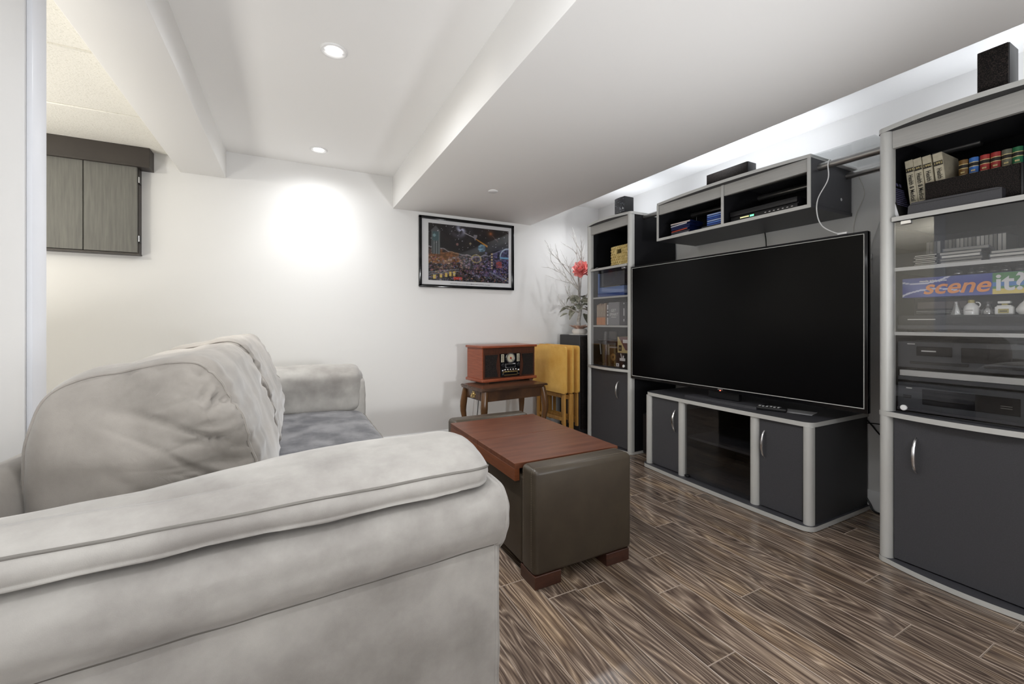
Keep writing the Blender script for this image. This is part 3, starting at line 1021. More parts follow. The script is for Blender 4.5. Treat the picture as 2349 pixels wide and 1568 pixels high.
# ------------------------------------------------------------------ things on the stand and the units
t = thing('remote_control', 'black remote control lying beside the television pedestal', 'remote', (2.33, 1.405, .5205), R(-68), local=True)
obj('case', MB().box(-.075, .075, -.022, .022, 0, .020, bev=.007, seg=3), 'black', t, 50, local=True)
for i in range(6):
    for j in range(3):
        obj('button', MB().box(-.06 + i * .018, -.05 + i * .018, -.014 + j * .011, -.007 + j * .011, .0195, .0215), 'chrome' if (i + j) % 3 == 0 else 'whitep', t, 0, local=True)
single('paper_sheet', 'pale paper sheet on the stand, between pedestal and remote control', 'paper', MB().box(2.375, 2.47, 1.43, 1.60, .5205, .5213), 'paper')
single('paper_sheet', 'pale paper sheet on the stand, nearer the right end under the screen', 'paper',
       MB().box(-.055, .055, -.075, .075, .5205, .5213, mat=Matrix.Translation((2.42, 1.315, 0)) @ Matrix.Rotation(R(14), 4, 'Z')), 'paper')
t = thing('subwoofer', 'slim black loudspeaker on the floor, tucked left of the television stand', 'speaker', (2.48, 2.32, 0))
obj('cabinet', MB().box(2.375, 2.60, 2.240, 2.405, .012, .315, bev=.004), 'black', t)
obj('grille', MB().box(2.368, 2.376, 2.246, 2.399, .03, .305, bev=.002), 'grille', t)
for x in (2.40, 2.58):
    for y in (2.26, 2.385):
        obj('foot', MB().lathe([(.010, 0), (.012, .012)], (x, y, 0), 10), 'rubber', t)


def small_speaker(label, x0, x1, y0, y1, z0, z1, front, bow=False):
    t = thing('bookshelf_speaker', label, 'speaker', ((x0 + x1) / 2, (y0 + y1) / 2, z0))
    obj('cabinet', MB().box(x0 + .008, x1, y0, y1, z0, z1, bev=.003), 'black', t)
    if bow:
        out = [(x0 + .010, y0 + .002)] + [(x0 + .006 - .008 * math.sin(PI * i / 10), y0 + .002 + (y1 - y0 - .004) * i / 10) for i in range(11)] + [(x0 + .010, y1 - .002)]
        obj('front_baffle', MB().prism(out, z0 + .003, z1 - .003), front, t, 50)
        obj('badge', MB().lathe([(0, 0), (.006, 0), (.006, .003), (0, .004)], (x0 + .006, y0 + .016, z0 + .03), 14, axis=AXMX), 'whitep', t)
    else:
        obj('front_grille', MB().box(x0, x0 + .009, y0 + .002, y1 - .002, z0 + .002, z1 - .002, bev=.002), front, t)
    return t


small_speaker('small loudspeaker with a glossy speckled front, on top of the corner bookcase', 2.235, 2.335, 2.462, 2.572, 1.845, 1.966, 'speck', True)
small_speaker('small black loudspeaker standing on top of the right bookcase', 2.222, 2.320, .512, .592, 1.815, 1.985, 'grille')
small_speaker('long low black centre speaker lying on top of the bridge shelf', 2.360, 2.445, 1.562, 1.838, 1.860, 1.947, 'grille')

# --- bridge shelf, left bay: two stacks of disc cases
cases = [(0, (16, 26, 66), 'dark navy'), (1, (200, 204, 214), 'silver'), (2, (186, 70, 44), 'orange-red'), (3, (22, 32, 84), 'navy with white lettering'),
         (4, (28, 40, 96), 'blue'), (5, (206, 206, 216), 'pale grey'), (6, (210, 196, 190), 'off-white')]


def disc_case(x0, x1, y0, y1, z, th, shell, spine, rz, label, group, mark=None):
    cx, cy = (x0 + x1) / 2, (y0 + y1) / 2
    t = thing('disc_case', label, 'disc case', (cx, cy, z), rz, group, local=True)
    hx, hy = (x1 - x0) / 2, (y1 - y0) / 2
    obj('shell', MB().box(-hx, hx, -hy, hy, 0, th - .0004, bev=.0015, seg=1), shell, t, 0, local=True)
    obj('spine_label', MB().box(-hx - .0006, -hx, -hy + .004, hy - .004, .0015, th - .0025), spine, t, 0, local=True)
    if mark:
        text(mark, .008, 'whitep', t, (-hx - .0008, 0, th / 2), *WX, local=True)
    return t


for c in ((16, 26, 66), (200, 204, 214), (186, 70, 44), (22, 32, 84), (28, 40, 96), (206, 206, 216), (210, 196, 190), (46, 84, 170), (90, 130, 210), (160, 180, 220), (60, 60, 64)):
    MT['c%d_%d_%d' % c] = M('case_ink', lin(c), 0.35)
ck = lambda c: 'c%d_%d_%d' % c
single('shallow_box', 'flat black plate under the left disc stack in the bridge shelf', 'box', MB().box(2.365, 2.51, 2.045, 2.195, 1.606, 1.612), 'black')
names = ['silver-grey', 'dark', 'orange-red', 'navy lettered', 'navy', 'pale', 'off-white']
order = ['bottom', 'second from bottom', 'third from bottom', 'middle', 'third from top', 'second from top', 'topmost']
for i, (c, nm) in enumerate(zip([(200, 204, 214), (60, 60, 64), (186, 70, 44), (22, 32, 84), (22, 32, 84), (206, 206, 216), (210, 196, 190)], names)):
    disc_case(2.385, 2.52, 1.985 + (.004 if i % 2 else 0), 2.145 + (.006 if i > 4 else 0), 1.612 + i * .0125, .0122, ck((16, 26, 66)), ck(c), R(-3 + 5 * math.sin(i * 2.3)),
              '%s-spined disc case, %s of the left stack in the bridge shelf' % (nm, order[i]), 'disc cases in the left stack', None)
single('shallow_box', 'flat dark box under the blue disc cases beside the divider', 'box', MB().box(2.372, 2.53, 1.725, 1.885, 1.606, 1.624, bev=.002, seg=1), 'charcoal')
order = ['bottom', 'second from bottom', 'third from bottom', 'third from top', 'second from top', 'topmost']
for i in range(6):
    disc_case(2.385, 2.52, 1.724, 1.854, 1.624 + i * .0128, .0122, ck((28, 40, 96)), ck([(46, 84, 170), (90, 130, 210), (160, 180, 220)][i % 3]), 0,
              'blue disc case by the bridge shelf divider, %s of its stack' % order[i], 'blue disc cases by the divider')

# disc player, right bay
t = thing('disc_player', 'black disc player with lit green display in the right bay of the bridge shelf', 'disc player', (2.50, 1.49, 1.606))
obj('foot', MB().box(2.40, 2.62, 1.31, 1.33, 1.606, 1.612), 'rubber', t)
obj('foot', MB().box(2.40, 2.62, 1.65, 1.67, 1.606, 1.612), 'rubber', t)
obj('case', MB().box(2.392, 2.64, 1.296, 1.682, 1.612, 1.672, bev=.002), 'black', t)
obj('front_panel', MB().box(2.380, 2.393, 1.296, 1.682, 1.612, 1.640, bev=.002), 'black', t)
obj('front_panel', MB().box(2.376, 2.393, 1.296, 1.682, 1.644, 1.672, bev=.002), 'black', t)
d = obj('display', MB().box(2.3785, 2.3805, 1.530, 1.628, 1.620, 1.634), 'gloss', t, 0)
mb = MB()
for i in range(7): mb.box(2.3778, 2.3786, 1.565 + i * .008, 1.570 + i * .008, 1.624, 1.631)
obj('digits', mb, 'led2', d, 0)
obj('lit_segment', MB().box(2.3778, 2.3786, 1.534, 1.558, 1.622, 1.632), 'led', d, 0)
for i in range(7):
    obj('button', MB().box(2.378, 2.381, 1.318 + i * .024, 1.328 + i * .024, 1.624, 1.628), 'chrome', t, 0)

# --- corner bookcase contents
def seagrass_basket(x0, x1, y0, y1, z0, z1):
    t = thing('seagrass_basket', 'square woven golden seagrass basket with a handle hole, in the corner bookcase', 'basket', ((x0 + x1) / 2, (y0 + y1) / 2, z0))
    r = .022
    def per(k, n, gr):
        # rounded square perimeter point
        pts = []
        for cx, cy, a0 in ((x1 - r, y1 - r, 0), (x0 + r, y1 - r, 90), (x0 + r, y0 + r, 180), (x1 - r, y0 + r, 270)):
            for j in range(5):
                a = R(a0 + j * 22.5); pts.append((cx + (r + gr) * math.cos(a), cy + (r + gr) * math.sin(a)))
        return pts
    base = per(0, 0, 0)
    # resample
    L = [0]
    m = len(base)
    for i in range(m):
        L.append(L[-1] + math.dist(base[i], base[(i + 1) % m]))
    tot = L[-1]
    def at(s):
        s %= tot
        for i in range(m):
            if L[i + 1] >= s:
                f = (s - L[i]) / max(1e-9, L[i + 1] - L[i]); a, b = base[i], base[(i + 1) % m]
                return (a[0] + (b[0] - a[0]) * f, a[1] + (b[1] - a[1]) * f)
    rows = 7
    dz = (z1 - z0) / rows
    cxm, cym = (x0 + x1) / 2, (y0 + y1) / 2
    for i in range(rows):
        z = z0 + dz * (i + .5)
        mb = MB()
        N = 120
        hole = 4 <= i <= 5
        for strand in (0, 1):
            seg = []
            for k in range(N + 1):
                s = tot * k / N
                p = at(s)
                ph = k / N * 2 * PI * 13 + strand * PI + i * 1.3
                n = Vector((p[0] - cxm, p[1] - cym, 0)).normalized()
                off = .005 * math.cos(ph)
                q = (p[0] + n.x * off, p[1] + n.y * off, z + .0065 * math.sin(ph))
                inhole = hole and p[0] < x0 + .012 and abs(p[1] - (cym + .008)) < .030
                if inhole:
                    if len(seg) > 2: mb.tube(seg, .0078, 6)
                    seg = []
                else:
                    seg.append(q)
            if len(seg) > 2: mb.tube(seg, .0078, 6)
        obj('woven_row', mb, 'seagrass', t, 60)
    obj('lining', MB().box(x0 + .016, x1 - .016, y0 + .016, y1 - .016, z0 + .003, z0 + .010), 'seagrass', t)
    hr = [(x0 - .003, cym + .008 + .034 * c, z0 + dz * 5.0 + .020 * s_) for c, s_ in ((1, -1), (1, 0), (1, 1), (0, 1.05), (-1, 1), (-1, 0), (-1, -1), (0, -1.05))]
    obj('handle_rim', MB().tube(crom(hr, 4), .0055, 8, closed=True), 'seagrass', t, 60)


seagrass_basket(2.305, 2.45, 2.475, 2.688, 1.457, 1.612)
single('small_gadget', 'tiny black gadget with a silver top beside the basket', 'gadget', MB().box(2.30, 2.345, 2.85, 2.89, 1.456, 1.468, 0, bev=.002).box(2.305, 2.34, 2.855, 2.885, 1.468, 1.470, 1), ['black', 'chrome'])
t = thing('storage_bin', 'frosted storage bin with blue lower half behind corner bookcase glass', 'storage bin', (2.44, 2.70, 1.217))
MT['binblue'] = M('blue_plastic', lin((54, 84, 156)), 0.3); MT['binlight'] = M('pale_blue_plastic', lin((136, 160, 212)), 0.35)
MT['frost'] = M('frosted_grey', lin((92, 94, 98)), 0.35)
obj('base_tray', MB().box(2.315, 2.60, 2.545, 2.872, 1.218, 1.245, bev=.004), 'binblue', t)
obj('papers', MB().box(2.322, 2.60, 2.556, 2.858, 1.246, 1.298, bev=.002), 'binlight', t)
obj('paper_edge', MB().box(2.320, 2.60, 2.60, 2.79, 1.298, 1.301), 'cream', t)
obj('frosted_front', MB().box(2.330, 2.336, 2.560, 2.862, 1.303, 1.418, bev=.002), 'frost', t)
obj('end_panel', MB().box(2.318, 2.60, 2.860, 2.872, 1.246, 1.418, bev=.002), 'binlight', t)
# slim books with orange feet
MT['orange'] = M('orange_print', lin((214, 140, 84)), 0.5); MT['tan'] = M('tan_print', lin((176, 150, 126)), 0.5, col2=lin((150, 122, 104)), vs=40)
MT['greyp'] = M('grey_print', lin((136, 136, 138)), 0.45); MT['darkp'] = M('dark_print', lin((52, 52, 56)), 0.4)
bk = 'slim tan books with orange feet'
for i in range(6):
    y1 = 2.880 - i * .019
    hh = .172 + .006 * ((i * 7) % 3)
    order = ['leftmost', 'second from left', 'third from left', 'third from right', 'second from right', 'rightmost'][i]
    t = thing('slim_book', 'slim tan book with orange foot beside grey box set, %s of six' % order, 'book', (2.36, y1 - .009, .980), group=bk)
    obj('cover', MB().box(2.312, 2.43, y1 - .0175, y1, .980, .980 + hh, bev=.0012, seg=1), 'tan', t, 0)
    obj('spine_foot', MB().box(2.3112, 2.3125, y1 - .0170, y1 - .0005, .984, 1.046), 'orange', t, 0)
    obj('spine_line', MB().box(2.3112, 2.3125, y1 - .0125, y1 - .0060, 1.056, .980 + hh - .01), 'cream', t, 0)
t = thing('box_set', 'wide grey disc box set lettered in white, behind corner bookcase glass', 'box set', (2.34, 2.67, .980))
obj('slipcase', MB().box(2.318, 2.36, 2.606, 2.736, .980, 1.168, bev=.002, seg=1), 'greyp', t, 0)
text('GET', .032, 'whitep', t, (2.3172, 2.676, 1.100), *WX, shear=.25)
text('SMART', .032, 'whitep', t, (2.3172, 2.671, 1.068), *WX, shear=.25)
obj('underline', MB().box(2.3170, 2.318, 2.64, 2.70, 1.045, 1.049), 'whitep', t, 0)
t = thing('disc_box', 'narrow disc box with patchy white spine between tan books and grey box set', 'disc box', (2.36, 2.749, .980))
obj('case', MB().box(2.320, 2.41, 2.738, 2.757, .980, 1.160, bev=.001, seg=1), 'darkp', t, 0)
for i, (a, b) in enumerate(((.985, 1.045), (1.055, 1.075), (1.085, 1.10), (1.11, 1.15))):
    obj('spine_patch', MB().box(2.3192, 2.3205, 2.740, 2.755, a, b), 'mat', t, 0)
t = thing('disc_box', 'dark disc box with a spotted white spine right of the grey box set', 'disc box', (2.36, 2.55, .980))
obj('case', MB().box(2.318, 2.45, 2.500, 2.602, .980, 1.168, bev=.001, seg=1), 'darkp', t, 0)
for a, b in ((1.012, 1.030), (1.056, 1.115), (1.148, 1.158)):
    obj('spine_patch', MB().box(2.3172, 2.3185, 2.547, 2.555, a, b), 'mat', t, 0)
# lower glass shelf: dock, clear boxes, cartons
t = thing('charging_dock', 'black controller charging dock with silver bars behind corner bookcase glass', 'charging dock', (2.40, 2.79, .643))
obj('base', MB().box(2.35, 2.50, 2.70, 2.92, .643, .66, bev=.006), 'black', t)
obj('cradle', MB().box(2.37, 2.47, 2.715, 2.90, .655, .845, bev=.02), 'black', t, 50)
for y0_, tilt in ((2.895, -8), (2.808, 0), (2.787, 0)):
    obj('silver_bar', MB().box(-.003, .003, -.004, .004, -.045, .045, bev=.001, mat=Matrix.Translation((2.366, y0_, .775)) @ Matrix.Rotation(R(tilt), 4, 'X')), 'silver', t)
obj('cap', MB().box(2.355, 2.48, 2.70, 2.925, .845, .857, bev=.004), 'black', t)
t = thing('clear_tube', 'tall clear plastic tube standing in front of the charging dock', 'tube', (2.335, 2.79, .643))
obj('wall', MB().lathe([(.0165, 0), (.0175, .01), (.0175, .25), (.012, .285), (.009, .285), (.014, .25), (.0145, .012)], (2.335, 2.79, .643), 20), 'clear', t)
t = thing('clear_case', 'upright clear plastic case next to the brown and cream carton', 'case', (2.335, 2.70, .643))
obj('shell', MB().box(2.325, 2.350, 2.650, 2.742, .643, .930, bev=.003), 'clear', t)
obj('disc', MB().lathe([(.010, -.002), (.030, -.002), (.030, .002), (.010, .002)], (2.338, 2.70, .72), 24, axis=AXMX), 'chrome', t)
obj('band', MB().box(2.3245, 2.351, 2.652, 2.740, .795, .806), 'greyp', t)
t = thing('carton', 'black carton with a white plug picture, on the corner bookcase lower shelf', 'carton', (2.36, 2.56, .643))
obj('box', MB().box(2.312, 2.45, 2.49, 2.642, .643, .762, bev=.001, seg=1), 'ink', t, 0)
obj('label', MB().box(2.3108, 2.3122, 2.600, 2.634, .652, .678), 'mat', t, 0)
obj('label_mark', MB().box(2.3104, 2.311, 2.613, 2.622, .660, .670), 'ink', t, 0)
mb = MB().tube(crom([(2.3110, 2.580, .758), (2.3110, 2.574, .735), (2.3110, 2.565, .72)], 5, False), .003, 6)
mb.box(2.3105, 2.3122, 2.53, 2.592, .700, .722).box(2.3105, 2.3122, 2.545, 2.558, .722, .742)
obj('printed_plug', mb, 'whitep', t, 0)
MT['kraft'] = M('cream_carton', lin((206, 186, 132)), 0.5); MT['maroon'] = M('maroon_print', lin((112, 74, 70)), 0.5)
t = thing('carton', 'cream and maroon carton stacked on the black carton', 'carton', (2.36, 2.56, .7625))
obj('box', MB().box(2.318, 2.45, 2.49, 2.626, .7625, .890, bev=.001, seg=1), 'kraft', t, 0)
MB_ = MB().prism([(2.490, .785), (2.533, .785), (2.615, .890), (2.490, .890)], 2.3172, 2.3182, axis='x')
obj('printed_corner', MB_, 'maroon', t, 0)
obj('printed_square', MB().box(2.3170, 2.3182, 2.578, 2.612, .778, .822), 'ink', t, 0)
text('a', .04, 'kraft', t, (2.3168, 2.595, .802), *WX)
obj('sticker', MB().box(2.3165, 2.3182, 2.500, 2.562, .842, .868), 'mat', t, 0)

# --- right bookcase, open top: yearbooks, colour-spined books, speaker, box, leaning case
yb = 'cream yearbooks on the open shelf'
yrs = ['1993', '1991', '1990', '1992']
for i in range(4):
    yc = [.805, .778, .749, .716][i]; th = [.026, .026, .027, .029][i]
    lab = ['cream health yearbook at the left end, leaning behind the next one', 'cream health yearbook second from the left, its full title showing', 'cream health yearbook third from the left, title half hidden by black speaker',
           'cream health yearbook at the right end of the four, beige cover showing'][i]
    t = thing('yearbook', lab, 'book', (2.395, yc, 1.4375), 0, yb, local=True)
    lean = Matrix.Rotation(R(-5.5), 4, 'X')
    hd = .248
    obj('cover', MB().box(-.085, .080, -th / 2, th / 2, 0, hd, bev=.0015, seg=1, mat=Matrix.Translation((0, -.013, .0015)) @ lean), 'cream', t, 0, local=True)
    def lp(y, z): return tuple(Matrix.Translation((0, -.013, .0015)) @ lean @ Vector((-.0862, y, z)))
    obj('spine_band', MB().box(-.0860, -.0850, -th / 2 + .001, th / 2 - .001, hd - .052, hd - .034, mat=Matrix.Translation((0, -.013, .0015)) @ lean), 'ink', t, 0, local=True)
    up = (lean @ Vector((0, 0, 1))); rt = (lean @ Vector((0, -1, 0)))
    text(yrs[i], .013, 'gold', t, lp(0, hd - .043), rt, up, local=True)
    text('Health & Medical Yearbook', .0205, 'ink', t, lp(0, hd - .064), -up, rt, align='LEFT', local=True, sx=.80, bold=.0002)
    obj('page_block', MB().box(-.078, .076, -th / 2 + .003, th / 2 - .003, .004, hd + .0003, mat=Matrix.Translation((0, -.013, .0015)) @ lean), 'paper', t, 0, local=True)
cols = [('brown', (112, 82, 40)), ('blue', (52, 104, 176)), ('red', (156, 48, 44)), ('red', (150, 46, 44)), ('grey-green', (98, 98, 84)), ('green', (30, 96, 60)), ('blue', (56, 100, 170))]
labs = ['brown book with gold lettering, first of the colour-spined row', 'blue book with gold bands between the brown and red ones', 'red book with gold bands, next to the blue one',
        'red book with gold bands, next to the grey-green one', 'grey-green book with pale bands in the colour-spined row', 'green book with gold bands in the colour-spined row',
        'blue book with gold bands, last of the row at the frame edge']
for i, ((cn, c), lb) in enumerate(zip(cols, labs)):
    y1 = [.681, .652, .622, .5935, .5655, .5385, .5105][i]; y0 = y1 - .0255
    MT['bk%d' % i] = M('book_' + cn.replace('-', '_'), lin(c), 0.45, col2=lin(tuple(int(v * 1.12) for v in c)), vs=60)
    t = thing('bound_book', lb, 'book', (2.43, (y0 + y1) / 2, 1.4365), group='colour-spined books on the open shelf')
    out = [(2.372, y0), (2.505, y0), (2.505, y1), (2.372, y1)] + [(2.372 - .007 * math.sin(PI * k / 6), y1 - (y1 - y0) * k / 6) for k in range(1, 6)]
    obj('cover', MB().prism(out, 1.4368, 1.648), 'bk%d' % i, t, 40)
    for z in (1.612, 1.628, 1.555):
        o2 = [(2.372 - .0004, y0 - .0001), (2.380, y0 - .0001), (2.380, y1 + .0001), (2.3716, y1 + .0001)] + [(2.3716 - .0072 * math.sin(PI * k / 6), y1 - (y1 - y0) * k / 6) for k in range(1, 6)]
        obj('gold_band', MB().prism(o2, z, z + .0025), 'gold', t, 0)
    o2 = [(2.372 - .0002, y0 - .00005), (2.380, y0), (2.380, y1), (2.3718, y1)] + [(2.3718 - .0071 * math.sin(PI * k / 6), y1 - (y1 - y0) * k / 6) for k in range(1, 6)]
    obj('dark_band', MB().prism(o2, 1.6150, 1.6275), 'ink', t, 0)
    mb = MB()
    for z, wd in ((1.594, .008), (1.582, .012), (1.570, .011)):
        for q in range(5):
            yy = (y0 + y1) / 2 - wd * .75 + wd * 1.5 * q / 5
            mb.box(2.3640, 2.3655, yy, yy + wd * .2, z, z + .006)
    obj('gold_lettering', mb, 'gold', t, 0)
t = thing('centre_speaker', 'long black speaker lying in front of the books in right bookcase', 'speaker', (2.30, .62, 1.436))
obj('cabinet', MB().box(2.275, 2.352, .490, .752, 1.436, 1.566, bev=.004), 'black', t)
obj('front_grille', MB().box(2.262, 2.276, .496, .746, 1.442, 1.562, bev=.004), 'grille', t)
t = thing('flat_box', 'flat black box lying along the shelf edge before the long black speaker', 'box', (2.238, .655, 1.436))
obj('body', MB().prism([(.528, 1.437), (.528, 1.478), (.540, 1.482), (.772, 1.484), (.784, 1.470), (.786, 1.437)], 2.218, 2.256, axis='x'), 'charcoal', t, 20)
obj('lid_line', MB().box(2.2175, 2.219, .532, .78, 1.474, 1.4755), 'black', t, 0)
t = thing('film_case', 'black film case with white edge, leaning left on the open shelf', 'disc case', (2.305, .823, 1.4365), 0, local=True)
ln = Matrix.Rotation(R(-13), 4, 'X')
obj('shell', MB().box(-.068, .067, -.0065, .0065, .002, .188, bev=.001, seg=1, mat=ln), 'black', t, 0, local=True)
obj('white_edge', MB().box(-.0695, -.067, -.005, .005, .004, .186, mat=ln), 'mat', t, 0, local=True)
mb = MB()
random.seed(3)
for r_ in range(9):
    z = .135 - r_ * .0095
    x = -.055
    while x < .050:
        wd = random.uniform(.006, .016); mb.box(x, min(x + wd, .054), -.0071, -.0064, z, z + .0045, mat=ln); x += wd + .004
for k in range(3):
    mb.box(-.035 + k * .03, -.020 + k * .03, -.0071, -.0064, .152, .166, mat=ln)
MT['violet'] = M('violet_print', lin((98, 96, 130)), 0.5)
obj('back_print', mb, 'violet', t, 0, local=True)

# --- right bookcase behind the glass, upper glass shelf: disc cases
gr = 'upright pale disc cases on the upper glass shelf'
MT['pale1'] = M('pale_spine', lin((170, 168, 160)), 0.4); MT['pale2'] = M('pale_spine_light', lin((206, 204, 196)), 0.4); MT['pale3'] = M('grey_spine', lin((126, 124, 118)), 0.4)
proto = None
for i in range(20):
    if i == 4: continue
    y = .806 - i * .0118
    nth = i if i < 4 else i - 1
    lab = 'upright pale disc case, %s from the left in the standing row, right bookcase' % ['first', 'second', 'third', 'fourth', 'fifth', 'sixth', 'seventh', 'eighth', 'ninth', 'tenth', 'eleventh', 'twelfth',
           'thirteenth', 'fourteenth', 'fifteenth', 'sixteenth', 'seventeenth', 'eighteenth', 'nineteenth'][nth]
    m = ['pale1', 'pale3', 'pale2', 'pale1', 'pale2'][(i * 3) % 5]
    t = thing('jewel_case', lab, 'disc case', (2.53, y, 1.2295), group=gr)
    obj('shell', MB().box(2.47, 2.61, y - .0052, y + .0052, 1.2295, 1.2295 + .124, bev=.001, seg=1), 'frost', t, 0)
    obj('spine', MB().box(2.4692, 2.4702, y - .0046, y + .0046, 1.233, 1.351), m, t, 0)


def flat_stack(n, x0, x1, y0, y1, z, th, shells, spines, what, where, group):
    order = {1: ['only one'], 2: ['lower', 'upper'], 3: ['bottom', 'middle', 'top'], 4: ['bottom', 'second', 'third', 'top'], 5: ['bottom', 'second', 'middle', 'fourth', 'top'],
             7: ['bottom', 'second', 'third', 'middle', 'fifth', 'sixth', 'top']}[n]
    for i in range(n):
        disc_case(x0, x1, y0 + .003 * math.sin(i * 4.1), y1 + .003 * math.sin(i * 2.7), z + i * th, th - .0002, shells[i % len(shells)], spines[i % len(spines)], 0,
                  '%s, %s of %s' % (what, order[i], where), group)


flat_stack(7, 2.30, 2.42, .722, .796, 1.2295, .0073, ['black'], ['pale2', 'pale1'], 'thin black disc case', 'the left stack on the upper glass shelf', 'left stack of thin disc cases')
flat_stack(4, 2.29, 2.42, .594, .712, 1.2295, .0125, ['frost', 'darkp'], ['pale1', 'pale3', 'pale2'], 'grey film case lying flat', 'the wide middle stack on the upper glass shelf', 'middle stack of film cases')
t = thing('disc_case', 'grey film case lying askew over the wide middle stack', 'disc case', (2.36, .650, 1.2797), R(8), 'middle stack of film cases', local=True)
obj('shell', MB().box(-.07, .07, -.062, .062, 0, .0125, bev=.001, seg=1), 'frost', t, 0, local=True)
obj('spine_label', MB().box(-.0706, -.07, -.058, .058, .002, .0105), 'pale3', t, 0, local=True)
flat_stack(3, 2.29, 2.42, .470, .577, 1.2295, .0125, ['frost'], ['pale1', 'pale2'], 'pale film case lying flat', 'the right-hand low stack at the frame edge', 'right stack of film cases')

# --- middle compartment: components, game box, little bottles, glasses
t = thing('video_recorder', 'black video recorder on the middle shelf with small bottles standing on its front', 'video recorder', (2.45, .61, .9635))
obj('case', MB().box(2.262, 2.66, .395, .832, .972, 1.030, bev=.002), 'black', t)
obj('front_strip', MB().box(2.256, 2.263, .395, .832, .975, .990, bev=.001), 'charcoal', t, 0)
obj('flap', MB().box(2.258, 2.263, .470, .700, .998, 1.022, bev=.001), 'gloss', t, 0)
obj('button_row', MB().box(2.258, 2.263, .715, .80, 1.012, 1.016).box(2.258, 2.263, .740, .755, .980, .983), 'silver', t, 0)
for x in (2.29, 2.62):
    for y in (.43, .80):
        obj('foot', MB().lathe([(.012, 0), (.012, .009)], (x, y, .9635), 10), 'rubber', t)
t = thing('cassette_deck', 'dark cassette deck set back under the board game box', 'cassette deck', (2.52, .62, 1.0305))
obj('case', MB().box(2.385, 2.66, .410, .822, 1.0305, 1.104, bev=.002), 'black', t)
MT['mauve'] = M('mauve_window', lin((104, 92, 92)), 0.25)
obj('window', MB().box(2.381, 2.386, .66, .81, 1.060, 1.088), 'mauve', t, 0)
obj('groove', MB().box(2.3835, 2.386, .42, .815, 1.048, 1.050).box(2.3835, 2.386, .42, .815, 1.042, 1.0435), 'silver', t, 0)


def game_art(u, v):
    # u along the box from its far end, v up
    a = 1 if u < .60 else 0
    sw = .5 + .5 * math.sin(9 * u + 5 * v + 2 * math.sin(6 * u))
    if u < .58:
        c = [v_ for v_ in lin((92, 104, 172))]; d = lin((58, 70, 150))
        f = sw
    elif u < .80:
        c = lin((86, 142, 92)); d = lin((92, 140, 200)); f = 1 if v < .55 and v > .35 else 0
        if v < .25: c = lin((226, 206, 120)); f = 0
    else:
        c = lin((92, 112, 178)); d = lin((70, 84, 160)); f = sw
    r = [c[k] * (1 - f) + d[k] * f for k in range(3)]
    # white swooshes
    for q, (cu, cv, rr) in enumerate(((.22, -.55, .95), (.12, 1.5, .80))):
        dd = abs(math.hypot((u - cu) * 3.2, v - cv) - rr)
        if dd < .035 and u < .40: r = lin((214, 218, 236))
    return r


t = thing('board_game_box', 'long blue board game box lettered in orange and white behind the glass', 'game box', (2.42, .60, 1.1045))
gx = 2.300
obj('box', MB().box(gx, 2.58, .380, .832, 1.1045, 1.186, bev=.0015, seg=1), M('game_box_card', lin((64, 74, 140)), 0.4), t, 0)
paint('printed_side', 120, 26, (gx - .0006, .831, 1.106), (0, -.449, 0), (0, 0, .0785), game_art, 'printbox', t)
MT['orangeink'] = M('orange_ink', lin((236, 152, 84)), 0.4)
text('scene', .079, 'orangeink', t, (gx - .0015, .672, 1.142), *WX, shear=.28, sx=1.04, bold=.0014, name='lettering')
text('it?', .086, 'mat', t, (gx - .0015, .527, 1.146), *WX, sx=1.0, bold=.0018, name='lettering')
text('movie trivia game', .0115, 'mat', t, (gx - .0012, .735, 1.1705), *WX, bold=.0003, name='lettering')
text('THE', .013, 'gold', t, (gx - .0012, .462, 1.138), *WX, bold=.0003, name='lettering')
# little upturned stemmed glasses on the box
for i in range(7):
    x, y = 2.335 + .018 * (i % 2), .672 - i * .0315
    lab = ['small upturned stemmed glass, first at the left end on the game box', 'small upturned stemmed glass, second from the left on the game box', 'small upturned stemmed glass, third from the left on the game box',
           'small upturned stemmed glass over the middle of the game box', 'small upturned stemmed glass above the word it on the game box', 'small upturned stemmed glass above the question mark on the game box', 'small upturned stemmed glass at the frame edge on the game box'][i]
    single('stemmed_glass', lab, 'glass', MB().lathe([(.0095, 1.1862), (.0135, 1.1915), (.0145, 1.197), (.012, 1.203), (.006, 1.2065), (.0018, 1.2085), (.0016, 1.2115), (.006, 1.2125), (.006, 1.2132), (0, 1.2132)], (x, y, 0), 18), 'ware', 'upturned glasses on the game box', 60)
# little bottles along the front of the recorder
MT['milk'] = M('milk_glass', lin((226, 226, 222)), 0.2, coat=0.5); MT['goldcap'] = M('olive_gold_cap', lin((172, 160, 96)), 0.4)
MT['silverglass'] = M('silver_glass', lin((190, 190, 186)), 0.12, metal=0.7)
bz = 1.0302
def bottle(name, label, y, prof, m, extra=None):
    t = thing(name, label, 'bottle', (2.300, y, bz), group='small bottles on the video recorder')
    obj('body', MB().lathe(prof, (2.300, y, bz), 22), m, t, 50)
    return t
t = bottle('perfume_bottle', 'small conical clear bottle with silver facets, leftmost of the little bottles', .667, [(0, 0), (.021, 0), (.0215, .004), (.013, .028), (.0075, .045), (.0075, .052)], 'ware')
obj('inner_facets', MB().lathe([(0, .003), (.016, .003), (.009, .026), (.004, .04), (0, .042)], (2.3, .667, bz), 6), 'silverglass', t, 0)
obj('stopper', MB().lathe([(.0075, .052), (.011, .055), (.012, .061), (.0, .062)], (2.3, .667, bz), 14), 'clear', t)
t = bottle('perfume_bottle', 'small milk-white bottle with gold cap, second of the little bottles', .626, [(0, 0), (.0205, 0), (.0215, .004), (.022, .022), (.019, .034), (.012, .042), (.009, .046)], 'milk')
obj('cap', MB().lathe([(.009, .046), (.0095, .047), (.009, .056), (.006, .058), (0, .058)], (2.3, .626, bz), 14), 'goldcap', t)
